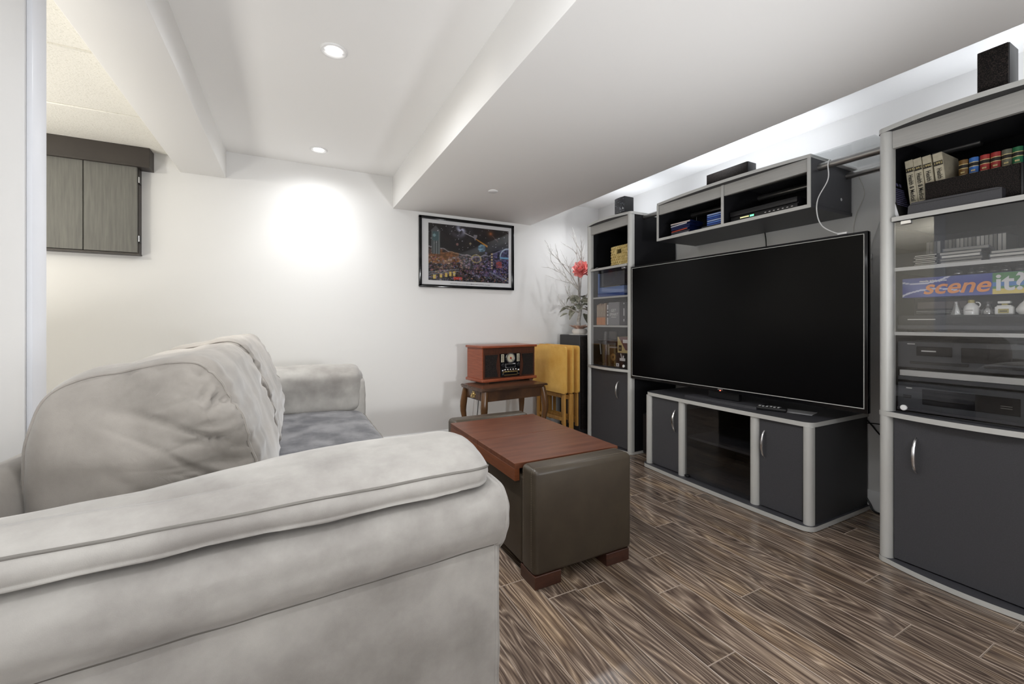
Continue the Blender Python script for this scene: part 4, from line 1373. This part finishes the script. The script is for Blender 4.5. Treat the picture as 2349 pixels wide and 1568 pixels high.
obj('handle', MB().tube(crom([(2.3, .614, bz + .048), (2.3, .606, bz + .047), (2.3, .602, bz + .038), (2.3, .606, bz + .028)], 4, False), .002, 6), 'milk', t)
obj('faded_print', MB().box(2.2772, 2.279, .616, .636, bz + .017, bz + .019), 'pale3', t, 0)
t = bottle('perfume_bottle', 'small clear cut-glass bottle between the two white ones', .582, [(0, 0), (.0185, 0), (.0195, .003), (.019, .014), (.013, .026), (.008, .032), (.0075, .038)], 'ware')
obj('inner_facets', MB().lathe([(0, .002), (.013, .003), (.014, .012), (.006, .026), (0, .03)], (2.3, .582, bz), 5), 'silverglass', t, 0)
obj('stopper', MB().lathe([(.0075, .038), (.012, .041), (.0125, .050), (.010, .053), (0, .053)], (2.3, .582, bz), 10), 'clear', t)
t = thing('perfume_bottle', 'small square white bottle with a brown label and wide white cap', 'bottle', (2.300, .540, bz), group='small bottles on the video recorder')
obj('body', MB().box(2.284, 2.316, .517, .563, bz, bz + .030, bev=.004).box(2.287, 2.313, .522, .558, bz + .029, bz + .034, bev=.002), 'milk', t, 50)
obj('neck', MB().box(2.294, 2.306, .533, .547, bz + .034, bz + .040), 'goldcap', t)
obj('cap', MB().box(2.288, 2.312, .525, .556, bz + .040, bz + .049, bev=.002), 'milk', t)
obj('label', MB().box(2.2832, 2.2842, .527, .553, bz + .005, bz + .021), 'goldcap', t, 0)
obj('label_line', MB().box(2.2826, 2.2834, .531, .549, bz + .011, bz + .014), 'ink', t, 0)
t = bottle('perfume_bottle', 'round-bellied white bottle at the frame edge, tallest of the little bottles', .486, [(0, 0), (.020, 0), (.027, .010), (.028, .020), (.020, .036), (.010, .048), (.008, .058), (.008, .066)], 'milk')
obj('cap', MB().lathe([(.008, .066), (.009, .067), (.009, .076), (0, .077)], (2.3, .486, bz), 14), 'goldcap', t)
# lower glass compartment: three stereo components
def comp(name, label, cat, z0, z1, parts):
    t = thing(name, label, cat, (2.45, .61, z0))
    obj('case', MB().box(2.262, 2.68, .395, .832, z0 + .006, z1, bev=.002), 'black', t)
    for y in (.42, .80):
        for x in (2.30, 2.64):
            obj('foot', MB().lathe([(.014, 0), (.014, .007)], (x, y, z0), 10), 'rubber', t)
    for nm, b, m in parts:
        obj(nm, MB().box(*b, bev=.0012, seg=1), m, t, 0)
    return t


MT['faceg'] = M('component_face', lin((58, 60, 64)), 0.35, col2=lin((64, 66, 70)), vs=4)
comp('receiver', 'dark receiver with a wide tinted display, lowest in the right bookcase stack', 'stereo', .634, .756,
     [('front_panel', (2.254, 2.263, .397, .830, .648, .754), 'faceg'), ('display_window', (2.251, 2.255, .492, .752, .672, .734), 'gloss'),
      ('power_button', (2.250, 2.255, .786, .812, .692, .704), 'black'), ('brand_strip', (2.2525, 2.255, .784, .803, .730, .735), 'silver'),
      ('lower_ledge', (2.246, 2.263, .397, .830, .640, .652), 'charcoal'), ('indicator_print', (2.2500, 2.2515, .51, .54, .702, .704), 'pale3'), ('indicator_print', (2.2500, 2.2515, .51, .54, .694, .696), 'pale3')])
comp('amplifier', 'slim amplifier with a silver front strip in the middle of the stack', 'stereo', .757, .808,
     [('silver_strip', (2.253, 2.263, .397, .824, .782, .806), 'silver'), ('front_panel', (2.256, 2.263, .397, .830, .764, .781), 'faceg')])
comp('tape_deck', 'black twin tape deck on top of the stereo stack', 'stereo', .809, .925,
     [('front_panel', (2.255, 2.263, .397, .830, .818, .923), 'faceg'), ('cassette_window', (2.251, 2.256, .665, .770, .868, .905), 'gloss'), ('cassette_window', (2.251, 2.256, .465, .640, .850, .905), 'gloss'),
      ('button_row', (2.250, 2.256, .62, .79, .834, .844), 'black'), ('button_row', (2.250, 2.256, .45, .58, .834, .842), 'black'), ('badge', (2.2535, 2.256, .775, .80, .912, .916), 'silver'),
      ('light_bar', (2.2505, 2.252, .71, .755, .884, .890), 'silver')])

# ------------------------------------------------------------------ far corner
t = thing('tower_speaker', 'tall black floor speaker standing in the corner under the flower arrangement', 'speaker', (2.35, 3.20, 0))
obj('cabinet', MB().box(2.252, 2.452, 3.045, 3.355, .012, .892, bev=.008, seg=3), 'dark', t, 50)
obj('front_grille', MB().box(2.262, 2.442, 3.030, 3.046, .06, .880, bev=.004), 'grille', t)
obj('plinth', MB().box(2.245, 2.459, 3.035, 3.36, 0, .014, bev=.002, seg=1), 'black', t)
mb = MB()
pts = []
for k in range(72):
    a = 2 * PI * k / 72
    r_ = .092 + .006 * abs(math.sin(a * 9))
    pts.append((2.350 + r_ * math.cos(a), 3.165 + r_ * 1.15 * math.sin(a)))
mb.prism(pts, .8925, .8945)
for k in range(18):
    a = 2 * PI * k / 18
    mb.lathe([(.004, .8945), (.007, .8960), (.008, .8945)], (2.350 + .084 * math.cos(a), 3.165 + .097 * math.sin(a), 0), 8)
single('lace_doily', 'white scalloped lace doily on top of the corner floor speaker', 'doily', mb, 'lace')

# flower arrangement
px, py, pz = 2.345, 3.165, .8946
fl = thing('flower_arrangement', 'silvery bare-branch arrangement with a coral flower in a white pot', 'plant', (px, py, pz))
obj('pot', MB().lathe([(0, 0), (.052, 0), (.066, .012), (.072, .030), (.066, .046), (.058, .052), (.052, .048), (0, .046)], (px, py, pz), 28), 'potm', fl, 50)
random.seed(21)
for k in range(9):
    a = 2 * PI * k / 9 + .2
    d = Vector((math.cos(a), math.sin(a), 0)); s = Vector((-d.y, d.x, 0))
    b = Vector((px, py, pz + .045))
    L_ = .085 + .02 * random.random()
    P = [b + d * .02 - s * .012, b + d * .02 + s * .012, b + d * L_ * .6 + s * .024 + Vector((0, 0, .035)), b + d * L_ + Vector((0, 0, .030 + .02 * random.random())), b + d * L_ * .6 - s * .024 + Vector((0, 0, .028))]
    mb = MB(); mb._new([tuple(v) for v in P] + [tuple(v + Vector((0, 0, .0015))) for v in P], [(0, 1, 2, 3, 4), (9, 8, 7, 6, 5), (0, 1, 6, 5), (1, 2, 7, 6), (2, 3, 8, 7), (3, 4, 9, 8), (4, 0, 5, 9)])
    obj('ribbon_leaf', mb, 'pink', fl, 60)
trunk = crom([(px, py, pz + .04), (px - .01, py + .004, pz + .12), (px + .006, py, pz + .22), (px - .012, py + .006, pz + .33), (px + .002, py, pz + .42)], 6, False)
mb = MB().tube(trunk, [.020 - .012 * i / (len(trunk) - 1) for i in range(len(trunk))], 10)


def branch(mb, p, d, L_, r_, lev):
    pts = [p]; q = Vector(p); dd = Vector(d).normalized()
    n = 6
    kids = []
    for i in range(n):
        dd = (dd + Vector((random.uniform(-1, 1), random.uniform(-.6, .6), random.uniform(-.6, .8))) * .28).normalized()
        q = q + dd * L_ / n
        q.y = min(q.y, YB - .012); q.x = min(q.x, XW - .02)
        if q.z < 1.86: pass
        pts.append(q.copy())
        if lev < 2 and i >= 1: kids.append((q.copy(), dd.copy()))
    mb.tube(pts, [max(.0008, r_ * (1 - .8 * i / n)) for i in range(n + 1)], 6)
    for kp, kd in kids:
        if random.random() < (.9 if lev == 0 else .6):
            nd = (kd + Vector((random.uniform(-1, 1), random.uniform(-.7, .7), random.uniform(-.3, .9))) * .8).normalized()
            branch(mb, kp, nd, L_ * random.uniform(.35, .6), r_ * .5, lev + 1)


starts = [((-.50, -.1, .85), .36, .30), ((-.30, .1, .95), .40, .36), ((-.75, -.05, .55), .26, .24), ((.1, -.1, 1), .36, .40), ((.4, .1, .9), .34, .34), ((-.15, -.2, 1), .38, .42),
          ((.5, -.2, .6), .28, .26), ((-.45, .15, .80), .30, .40), ((-.9, -.1, .35), .20, .20)]
for d, L_, h_ in starts:
    branch(mb, Vector((px, py, pz + h_)), d, L_, .0085, 0)
obj('branches', mb, 'branch', fl, 60)


def petal_mesh(L_, W_, cup, nm, m):
    mb = MB(); bm = mb.bm
    rows = 6; cols_ = 4; V = []
    for i in range(rows + 1):
        t_ = i / rows
        wd = W_ * math.sin(PI * min(.97, .08 + .9 * t_)) ** .8
        row = []
        for j in range(cols_ + 1):
            s_ = j / cols_ * 2 - 1
            row.append(bm.verts.new((L_ * t_, wd * s_ * .5, cup * t_ * t_ + .18 * wd * s_ * s_)))
        V.append(row)
    for i in range(rows):
        for j in range(cols_):
            bm.faces.new((V[i][j], V[i + 1][j], V[i + 1][j + 1], V[i][j + 1]))
    return finish(nm, mb, m, 180)


fm = petal_mesh(.078, .070, .028, 'petal', 'petal')
lm = petal_mesh(.082, .052, -.016, 'leaf', 'leaf')


def place(me, nm, loc, az, el, sc, roll=0, face=None):
    o = bpy.data.objects.new(nm, me); C.objects.link(o); o.parent = fl
    o.location = (loc[0] - px, loc[1] - py, loc[2] - pz)
    o.rotation_euler = (roll, -el, az); o.scale = (sc,) * 3
    if face is not None:
        q = Vector(face).to_track_quat('Z', 'X') @ o.rotation_euler.to_quaternion()
        o.rotation_mode = 'QUATERNION'; o.rotation_quaternion = q
    return o


fc = Vector((2.305, 3.085, 1.470))
for ring, (n_, el, sc) in enumerate(((5, 1.25, .75), (7, .75, 1.0), (8, .2, 1.1), (6, -.3, .95))):
    for k in range(n_):
        place(fm, 'petal', fc, 2 * PI * k / n_ + ring * .4, el, sc, random.uniform(-.3, .3), (-.75, -.6, .45))
fc2 = Vector((2.375, 3.10, 1.455))
for k in range(8):
    place(fm, 'petal', fc2, 2 * PI * k / 8, .5 * (k % 2) + .1, 1.0, random.uniform(-.3, .3), (-.2, -.8, .5))
for k in range(34):
    a = random.uniform(0, 2 * PI); hh = random.uniform(.17, .36)
    rr = random.uniform(.03, .10)
    lp_ = (px - .03 + rr * math.cos(a) * 1.1, py - .02 + rr * .7 * math.sin(a), pz + hh)
    place(lm, 'leaf', lp_, a + random.uniform(-.6, .6), random.uniform(-1.0, .5), random.uniform(.8, 1.25), random.uniform(-.7, .7))

# folding tray tables hanging on their stand
ra = R(6)
tt0 = (2.02, 2.90, 0)
for i, (dx, lab) in enumerate(((0, 'golden oak folding tray table, front of the three hanging by the radio table'), (.066, 'golden oak folding tray table, middle of the three hanging'), (.128, 'golden oak folding tray table, rear of the three, nearest the black speaker'))):
    t = thing('tray_table', lab, 'tray table', (2.02 + dx, 2.905, 0), ra, 'three folding tray tables', local=True)
    out = []
    for cx, cy, a0 in ((.445, .780 + .006 * (i > 0), 0), (.025, .780 + .006 * (i > 0), 90), (.025, .430, 180), (.445, .430, 270)):
        for k in range(5):
            a = R(a0 + k * 22.5); out.append((cx + .022 * math.cos(a), cy + .022 * math.sin(a)))
    obj('tray_top', MB().prism(out, -.009, .009, axis='x'), 'oak', t, 30, local=True)
    # folded legs hang below and behind the tray
    for y in (.055, .415):
        obj('leg', MB().box(.011, .029, y - .016, y + .016, .12, .66, bev=.003, seg=1), 'oakleg', t, 30, local=True)
    for y in (.095, .375):
        obj('leg', MB().box(.030, .046, y - .015, y + .015, .14, .66, bev=.003, seg=1), 'oakleg', t, 30, local=True)
    obj('stretcher', MB().box(.013, .027, .07, .40, .17, .20, bev=.003, seg=1), 'oakleg', t, 30, local=True)
t = thing('tray_table_stand', 'golden oak carrying stand under the three folding tray tables', 'stand', (2.085, 2.905, 0), ra, local=True)
for y in (.02, .452):
    obj('post', MB().box(-.020, .012, y - .014, y + .014, .02, .404, bev=.003, seg=1), 'oakleg', t, 30, local=True)
    obj('foot', MB().box(-.10, .13, y - .016, y + .016, 0, .026, bev=.004, seg=1), 'oakleg', t, 30, local=True)
obj('cross_rail', MB().box(-.018, -.0088, .015, .457, .355, .392, bev=.004, seg=1), 'oakleg', t, 30, local=True)
obj('cross_rail', MB().box(-.018, -.0088, .015, .457, .085, .115, bev=.004, seg=1), 'oakleg', t, 30, local=True)

# side table
sa = R(6)
sd = thing('side_table', 'dark walnut side table with curved legs and a small drawer, under the radio', 'side table', (1.197, 2.747, 0), sa, local=True)
TW, TD, TZ = .585, .36, .53
out = []
for cx, cy, a0 in ((TW - .012, TD - .012, 0), (.012, TD - .012, 90), (.012, .012, 180), (TW - .012, .012, 270)):
    for k in range(5):
        a = R(a0 + k * 22.5); out.append((cx + .012 * math.cos(a), cy + .012 * math.sin(a)))
mb = MB().prism(out, TZ - .014, TZ)
bmesh.ops.bevel(mb.bm, geom=[e for e in mb.bm.edges if abs(e.verts[0].co.z - TZ) < 1e-5 and abs(e.verts[1].co.z - TZ) < 1e-5], offset=.005, segments=2, affect='EDGES')
obj('table_top', mb, 'tablewood', sd, 40, local=True)
o2 = [(.012 + (p[0] - .012) * (TW - .024) / TW, .012 + p[1] * (TD - .024) / TD) for p in out]
obj('edge_moulding', MB().prism(o2, TZ - .024, TZ - .013), 'tablewood', sd, 40, local=True)
obj('apron', MB().box(.03, TW - .03, .03, TD - .03, TZ - .10, TZ - .022, bev=.002, seg=1), 'tablewood', sd, 30, local=True)
dr = obj('drawer', MB().box(.022, .034, .075, TD - .075, TZ - .092, TZ - .030, bev=.003, seg=2), 'tablewood', sd, 30, local=True)
ax = (Vector((0, 1, 0)), Vector((0, 0, 1)), Vector((-1, 0, 0)))
mb = MB().lathe([(.010, 0), (.014, .002), (.008, .005), (.006, .012), (.010, .016), (0, .019)], (.022, TD / 2, TZ - .06), 14, axis=ax)
for k in range(6):
    a = k * PI / 3
    mb.lathe([(0, .004), (.008, .003), (.009, 0)], (.022, TD / 2 + .020 * math.cos(a), TZ - .06 + .020 * math.sin(a)), 8, axis=ax)
mb.tube(crom([(.016, TD / 2 - .022, TZ - .062), (.008, TD / 2 - .016, TZ - .078), (.006, TD / 2, TZ - .082), (.008, TD / 2 + .016, TZ - .078), (.016, TD / 2 + .022, TZ - .062)], 4, False), .0025, 6)
obj('drawer_pull', mb, 'brass', dr, 50, local=True)
for lx, ly, ox, oy in ((.035, .035, -1, -1), (TW - .035, .035, 1, -1), (.035, TD - .035, -1, 1), (TW - .035, TD - .035, 1, 1)):
    pts = []; rr = []
    for i in range(15):
        z = TZ - .03 - (TZ - .03) * i / 14
        tz_ = i / 14
        off = .014 * math.sin(tz_ * PI * 1.0) * (1 - tz_) * 2.2 - .010 * math.sin(max(0, tz_ - .35) / .65 * PI) + .012 * max(0, tz_ - .85) / .15
        pts.append((lx + ox * off, ly + oy * off, z))
        rr.append(.026 - .003 * tz_ if tz_ < .15 else .028 - .016 * sstep(.12, .75, tz_) + .008 * sstep(.86, 1, tz_))
    obj('leg', MB().tube(pts, rr, 12), 'tablelegs', sd, 60, local=True)

# wooden radio
ra_ = R(8)
rd = thing('retro_radio', 'red-brown wooden retro radio with chrome dial and two grilles on side table', 'radio', (1.295, 2.982, .5302), ra_, local=True)
W_, D_, H_ = .512, .238, .292
obj('base_moulding', MB().box(-.012, W_ + .012, -.012, D_ + .01, .010, .034, bev=.006, seg=2), 'radio', rd, 40, local=True)
for x in (.02, W_ - .06):
    obj('foot', MB().box(x, x + .04, .0, D_ - .02, 0, .011), 'radiod', rd, local=True)
obj('cabinet', MB().box(0, W_, 0.004, D_, .033, H_ - .018, bev=.002, seg=1), 'radio', rd, 30, local=True)
obj('lid', MB().box(-.014, W_ + .014, -.014, D_ + .008, H_ - .019, H_, bev=.006, seg=3), 'radio', rd, 40, local=True)
obj('header', MB().box(.008, W_ - .008, -.002, .006, H_ - .062, H_ - .020, bev=.001, seg=1), 'radiod', rd, 0, local=True)
obj('front_frame', MB().box(.008, W_ - .008, .000, .006, .036, H_ - .062), 'radiod', rd, 0, local=True)
for x0, x1, bw in ((.022, .140, 1), (W_ - .140, W_ - .022, -1)):
    out = [(x0, .048), (x0, H_ - .072), (x1, H_ - .072)] if bw > 0 else [(x1, .048), (x1, H_ - .072), (x0, H_ - .072)]
    xe = x1 if bw > 0 else x0
    for k in range(1, 8):
        z = H_ - .072 - (H_ - .12) * k / 8
        out.append((xe - bw * .016 * math.sin(PI * k / 8), z))
    out.append((xe, .048))
    obj('speaker_grille', MB().prism(out, -.004, .001, axis='y'), 'grille', rd, 30, local=True)
out = [(.165, .044), (.155, H_ - .066), (W_ - .155, H_ - .066), (W_ - .165, .044)]
obj('control_panel', MB().prism(out, -.007, .001, axis='y'), 'gloss', rd, 0, local=True)
cx = W_ / 2
def lf(prof, x, z, n=24): return MB().lathe(prof, (x, -.007, z), n, axis=AXMY)
dl = obj('dial', lf([(0, .004), (.034, .004), (.038, .006), (.042, .006), (.044, 0)], cx, .190, 32), 'chrome', rd, 40, local=True)
obj('dial_face', lf([(0, .0052), (.033, .0052), (.033, .003)], cx, .190, 32), 'cream', dl, 0, local=True)
mb = MB()
for k in range(24):
    a = 2 * PI * k / 24
    mb.box(cx + .029 * math.cos(a) - .0008, cx + .029 * math.cos(a) + .0008, -.0128, -.0121, .190 + .029 * math.sin(a) - .0022, .190 + .029 * math.sin(a) + .0022)
obj('scale_marks', mb, 'ink', dl, 0, local=True)
obj('needle_hub', lf([(0, .0075), (.008, .0070), (.009, .005)], cx, .190, 16), M('red_hub', lin((170, 60, 40)), .4), dl, 30, local=True)
obj('needle', MB().box(-.0012, .0012, -.0145, -.0135, -.034, .004, mat=Matrix.Translation((cx, 0, .190)) @ Matrix.Rotation(R(-40), 4, 'Y')), 'ink', dl, 0, local=True)
for x in (.180, W_ - .180):
    obj('band_label', MB().box(x - .013, x + .013, -.009, -.006, .160, .222), 'cream', rd, 0, local=True)
    mb = MB()
    for k in range(5): mb.box(x - .007, x + .007, -.0096, -.0088, .166 + k * .011, .171 + k * .011)
    obj('band_print', mb, 'ink', rd, 0, local=True)
    obj('knob', lf([(.014, 0), (.015, .010), (.012, .013), (0, .013)], x, .135, 18), 'black', rd, 40, local=True)
    obj('knob', lf([(.008, 0), (.009, .010), (.006, .012), (0, .012)], x, .092, 14), 'chrome', rd, 40, local=True)
    obj('knob', lf([(.008, 0), (.009, .010), (.006, .012), (0, .012)], x, .062, 14), 'black', rd, 40, local=True)
obj('display_frame', MB().box(cx - .050, cx + .050, -.010, -.006, .112, .146, bev=.002, seg=1), 'chrome', rd, 0, local=True)
obj('display', MB().box(cx - .042, cx + .042, -.0112, -.0095, .117, .138), 'gloss', rd, 0, local=True)
for k in range(5):
    obj('button', lf([(.007, 0), (.007, .005), (.004, .007), (0, .007)], cx - .052 + k * .026, .098, 14), 'chrome', rd, 40, local=True)
obj('cassette_door', MB().box(cx - .075, cx + .070, -.0105, -.006, .052, .086, bev=.002, seg=1), 'brass', rd, 0, local=True)
obj('cassette_slot', MB().box(cx - .066, cx + .062, -.0118, -.010, .060, .078), 'gloss', rd, 0, local=True)
single('power_cable', 'thin black cable hanging behind the side table legs', 'cable', MB().tube(crom([(1.42, 3.35, .52), (1.415, 3.34, .40), (1.40, 3.33, .25), (1.385, 3.34, .10), (1.38, 3.36, .004)], 6, False), .0035, 6), 'rubber')

# ------------------------------------------------------------------ framed picture on the back wall
x0, x1, z0, z1 = .916, 1.788, 1.294, 1.880
pc = thing('framed_poster', 'black-framed poster of a crowded space city, on the back wall by the bulkhead', 'picture', ((x0 + x1) / 2, YB, z0))
fw = .024
mb = MB()
for a in ((x0, x1, z0, z0 + fw), (x0, x1, z1 - fw, z1)):
    mb.box(a[0], a[1], YB - .022, YB - .002, a[2], a[3], bev=.004, seg=2)
for a in ((x0, x0 + fw, z0 + .004, z1 - .004), (x1 - fw, x1, z0 + .004, z1 - .004)):
    mb.box(a[0], a[1], YB - .022, YB - .002, a[2], a[3], bev=.004, seg=2)
obj('frame', mb, 'gloss', pc, 40)
obj('white_border', MB().box(x0 + .018, x1 - .018, YB - .010, YB - .003, z0 + .018, z1 - .018), 'mat', pc, 0)
random.seed(5)
stars = [(random.random(), .5 + .5 * random.random(), random.uniform(.003, .007)) for _ in range(60)]
lights = [(random.random(), random.random() * .45, random.choice(((214, 180, 110), (196, 120, 110), (190, 190, 214), (150, 110, 170), (120, 150, 200)))) for _ in range(420)]


def mixc(a, b, f): return tuple(a[i] * (1 - f) + b[i] * f for i in range(3))


def poster(u, v):
    n1 = noise.noise(Vector((u * 9, v * 7, .3))); n2 = noise.noise(Vector((u * 34, v * 30, 1.3))); n3 = noise.noise(Vector((u * 80, v * 70, 2.3)))
    sky = (24, 20, 22)
    c = mixc(sky, (58, 44, 40), max(0, n1) * .8)
    # galaxy swirl
    du, dv = (u - .385) * 1.4, v - .93
    d = math.hypot(du, dv); an = math.atan2(dv, du)
    g_ = math.exp(-d * 13) * (.7 + .5 * math.sin(an * 2 + d * 40))
    c = mixc(c, (196, 200, 226), max(0, min(1, g_ * 1.3)))
    # orange beam
    t_ = (u - .56) / .16
    if 0 < t_ < 1 and abs(v - (.80 - .13 * t_)) < .007 + .012 * t_: c = mixc(c, (206, 146, 54), .9)
    if .42 < u < .56 and abs(v - (.885 - (u - .42) * .55)) < .006: c = (180, 176, 180)
    if .54 < u < .585 and abs(u - .56) < (v - .76) * .35 and .76 < v < .87: c = (130, 126, 134)
    # sun glow and second beam
    d2 = math.hypot((u - .76) * 1.4, v - .915)
    c = mixc(c, (214, 120, 60), math.exp(-d2 * 32))
    if .78 < u < .86 and abs(v - (.88 - (u - .78) * 1.3)) < .012: c = mixc(c, (150, 120, 120), .5)
    # planets
    d3 = math.hypot((u - .645) * 1.4, v - .63)
    if d3 < .068: c = mixc((58, 84, 104), (146, 186, 206), max(0, min(1, .5 + 5 * ((u - .645) * -1 + (v - .63)) * .8 + n2 * .9)))
    for a, b, r_, cc in ((.34, .665, .022, (130, 96, 92)), (.50, .70, .018, (150, 140, 110)), (.40, .73, .012, (120, 120, 130)), (.70, .55, .02, (90, 86, 120))):
        if math.hypot((u - a) * 1.4, v - b) < r_: c = cc
    # horizon ridge and crowded town below it
    hor = .52 + .04 * math.sin(u * 7 + 1) + .035 * noise.noise(Vector((u * 14, 0, 7))) + .10 * sstep(.7, 1, u) + .05 * sstep(.25, 0, u)
    if v < hor:
        base = mixc((92, 66, 58), (86, 78, 112), sstep(.25, .85, u + .2 * n1))
        base = mixc(base, (60, 56, 58), sstep(.18, .02, v))
        f = .55 + .9 * n2 + .7 * n3
        c = tuple(max(8, min(250, q * f * 1.12)) for q in base)
        if v > hor - .02: c = mixc(c, (164, 162, 170), .7)
        if u < .36 and .30 < v < .56 and n1 > -.1: c = mixc(c, (176, 108, 42), .45)
    # blue haze at right
    c = mixc(c, (74, 82, 132), .35 * sstep(.66, .95, u) * sstep(.25, .5, v) * sstep(.8, .6, v))
    # arena ring
    d4 = math.hypot((u - .575) * 1.4, (v - .43) * 1.15)
    if .070 < d4 < .092: c = mixc(c, (206, 186, 120), .65)
    # clock tower
    if .035 < u < .135 and .46 < v < .86: c = mixc((52, 56, 58), (120, 126, 126), .5 + .5 * math.sin(u * 220)) if abs(u - .085) > .035 or v < .70 else (70, 92, 96)
    if abs(u - .083) < (.965 - v) * .58 and .855 < v < .965: c = (84, 84, 86)
    if math.hypot((u - .068) * 1.4, v - .79) < .026: c = (124, 152, 156)
    # viaducts and lit windows
    for y0_, k_ in ((.135, .42), (.10, .42)):
        if u < .36 and abs(v - (y0_ + k_ * u * .55)) < .009: c = (104, 106, 112)
    if u > .74 and abs(v - (.20 - (u - .74) * .62)) < .014: c = (112, 112, 130)
    for a in (.07, .145, .205, .255, .30):
        if abs(u - a) < .016 and .01 + a * .28 < v < .075 + a * .34: c = (206, 178, 92)
    if .29 < u < .40 and .03 < v < .075: c = (178, 56, 46)
    if abs(u - .775) < .013 and .27 < v < .56: c = mixc((60, 50, 54), (220, 196, 150), .5 + .5 * math.sin(v * 120))
    if .83 < u < .91 and .29 < v < .41: c = mixc((150, 70, 60), (90, 80, 120), .4 + n2)
    d5 = math.hypot((u - 1.0) * 1.4, v - .50)
    if .15 < d5 < .17 and v > .48: c = (170, 186, 206)
    if u > .88 and .465 < v < .50: c = (110, 160, 196)
    if v > hor:
        for a, b, r_ in stars:
            if abs(u - a) < r_ * .7 and abs(v - b) < r_: c = (190, 188, 196)
    else:
        for a, b, cc in lights:
            if abs(u - a) < .007 and abs(v - b) < .008: c = mixc(c, cc, .5)
    return lin(tuple(max(0, min(255, q)) for q in c))


paint('print', 180, 124, (x0 + .080, YB - .0108, z0 + .060), (x1 - x0 - .132, 0, 0), (0, 0, z1 - z0 - .114), poster, 'print', pc)
mb = MB()
random.seed(9)
x = x0 + .27
while x < x0 + .63:
    wd = random.uniform(.002, .006); mb.box(x, x + wd, YB - .0112, YB - .0105, z0 + .037, z0 + .037 + random.uniform(.003, .006)); x += wd + random.uniform(.002, .006)
obj('caption', mb, 'ink', pc, 0)
obj('glazing', MB().box(x0 + .02, x1 - .02, YB - .0155, YB - .0135, z0 + .02, z1 - .02), 'picglass', pc, 0)

# ------------------------------------------------------------------ wall cabinet at the left end of the back wall
wc = thing('wall_cabinet', 'shallow grey-brown two-door wall cabinet with a black crown, high on the back wall', 'cabinet', (-1.2, YB, 1.424))
yf = 3.345
obj('carcass', MB().box(-1.60, -.835, yf + .018, YB, 1.424, 1.985), 'crown', wc, 0)
obj('bottom_rail', MB().box(-1.60, -.833, yf + .004, YB, 1.416, 1.425), 'crown', wc, 0)
for a, b in ((-1.58, -1.0835), (-1.080, -.838)):
    obj('door', MB().box(a, b, yf, yf + .017, 1.428, 1.975, bev=.0012, seg=1), 'cabinet', wc, 0)
obj('crown', MB().box(-1.60, -.774, yf - .018, YB, 1.957, ZT - .0005, bev=.002, seg=1).box(-1.60, -.774, yf - .022, YB, 1.948, 1.958), 'crown', wc, 0)
for z in (1.875, 1.515):
    obj('hinge', MB().box(-.8355, -.829, yf + .018, yf + .05, z - .022, z + .022, bev=.001, seg=1), 'black', wc, 0)
    obj('hinge_knuckle', MB().tube([(-.834, yf + .012, z - .018), (-.834, yf + .012, z + .018)], .0045, 8), 'chrome', wc)

# ------------------------------------------------------------------ cables
def cable(name, label, pts, r_, m, n=8):
    return single(name, label, 'cable', MB().tube(crom(pts, n, False), r_, 6), m)


cable('charging_cable', 'white cable looped over the steel rod and down to the television top',
      [(2.440, 1.16, 1.800), (2.412, 1.158, 1.824), (2.388, 1.156, 1.795), (2.372, 1.148, 1.715), (2.355, 1.185, 1.625), (2.345, 1.183, 1.545), (2.335, 1.155, 1.48), (2.330, 1.10, 1.437), (2.330, 1.075, 1.428)], .0028, 'whitep')
single('cable_plug', 'small white cable plug lying on top of the television', 'plug', MB().box(2.322, 2.338, 1.045, 1.085, 1.421, 1.431, bev=.003, seg=2), 'whitep')
cable('thin_wire', 'thin pale wire hanging on the wall behind the rods', [(2.752, 1.185, 1.83), (2.752, 1.181, 1.80), (2.752, 1.155, 1.70), (2.752, 1.191, 1.60), (2.752, 1.207, 1.50), (2.752, 1.20, 1.36)], .0018, 'pale2')
cable('thin_wire', 'thin white wire on the wall just left of the right bookcase', [(2.752, 1.06, 1.60), (2.752, 1.09, 1.53), (2.752, 1.122, 1.42), (2.752, 1.126, 1.35), (2.752, 1.12, 1.26)], .0020, 'whitep')
single('wire_joint', 'tiny white connector on the thin wire left of the right bookcase', 'connector', MB().box(2.745, 2.757, 1.119, 1.133, 1.34, 1.368, bev=.002, seg=1), 'whitep')
cable('power_cable', 'black power cable drooping behind the right end of the stand', [(2.70, 1.26, .58), (2.74, 1.20, .53), (2.750, 1.165, .498), (2.750, 1.122, .453), (2.750, 1.095, .42), (2.750, 1.02, .34)], .004, 'rubber')
cable('power_cable', 'thin black cable running level along the wall above the baseboard', [(2.752, 1.30, .455), (2.752, 1.20, .453), (2.752, 1.10, .465), (2.752, .95, .468)], .0028, 'rubber')
cable('power_cable', 'black power cable lying down over the white baseboard to the floor', [(2.754, 1.25, .20), (2.754, 1.20, .14), (2.748, 1.170, .10), (2.738, 1.128, .04), (2.728, 1.10, .006), (2.715, 1.02, .005)], .0048, 'rubber')
cable('power_cable', 'short black cable hanging between the bridge shelf and television', [(2.735, 1.690, 1.590), (2.733, 1.682, 1.54), (2.728, 1.676, 1.48), (2.72, 1.67, 1.38)], .0035, 'rubber')
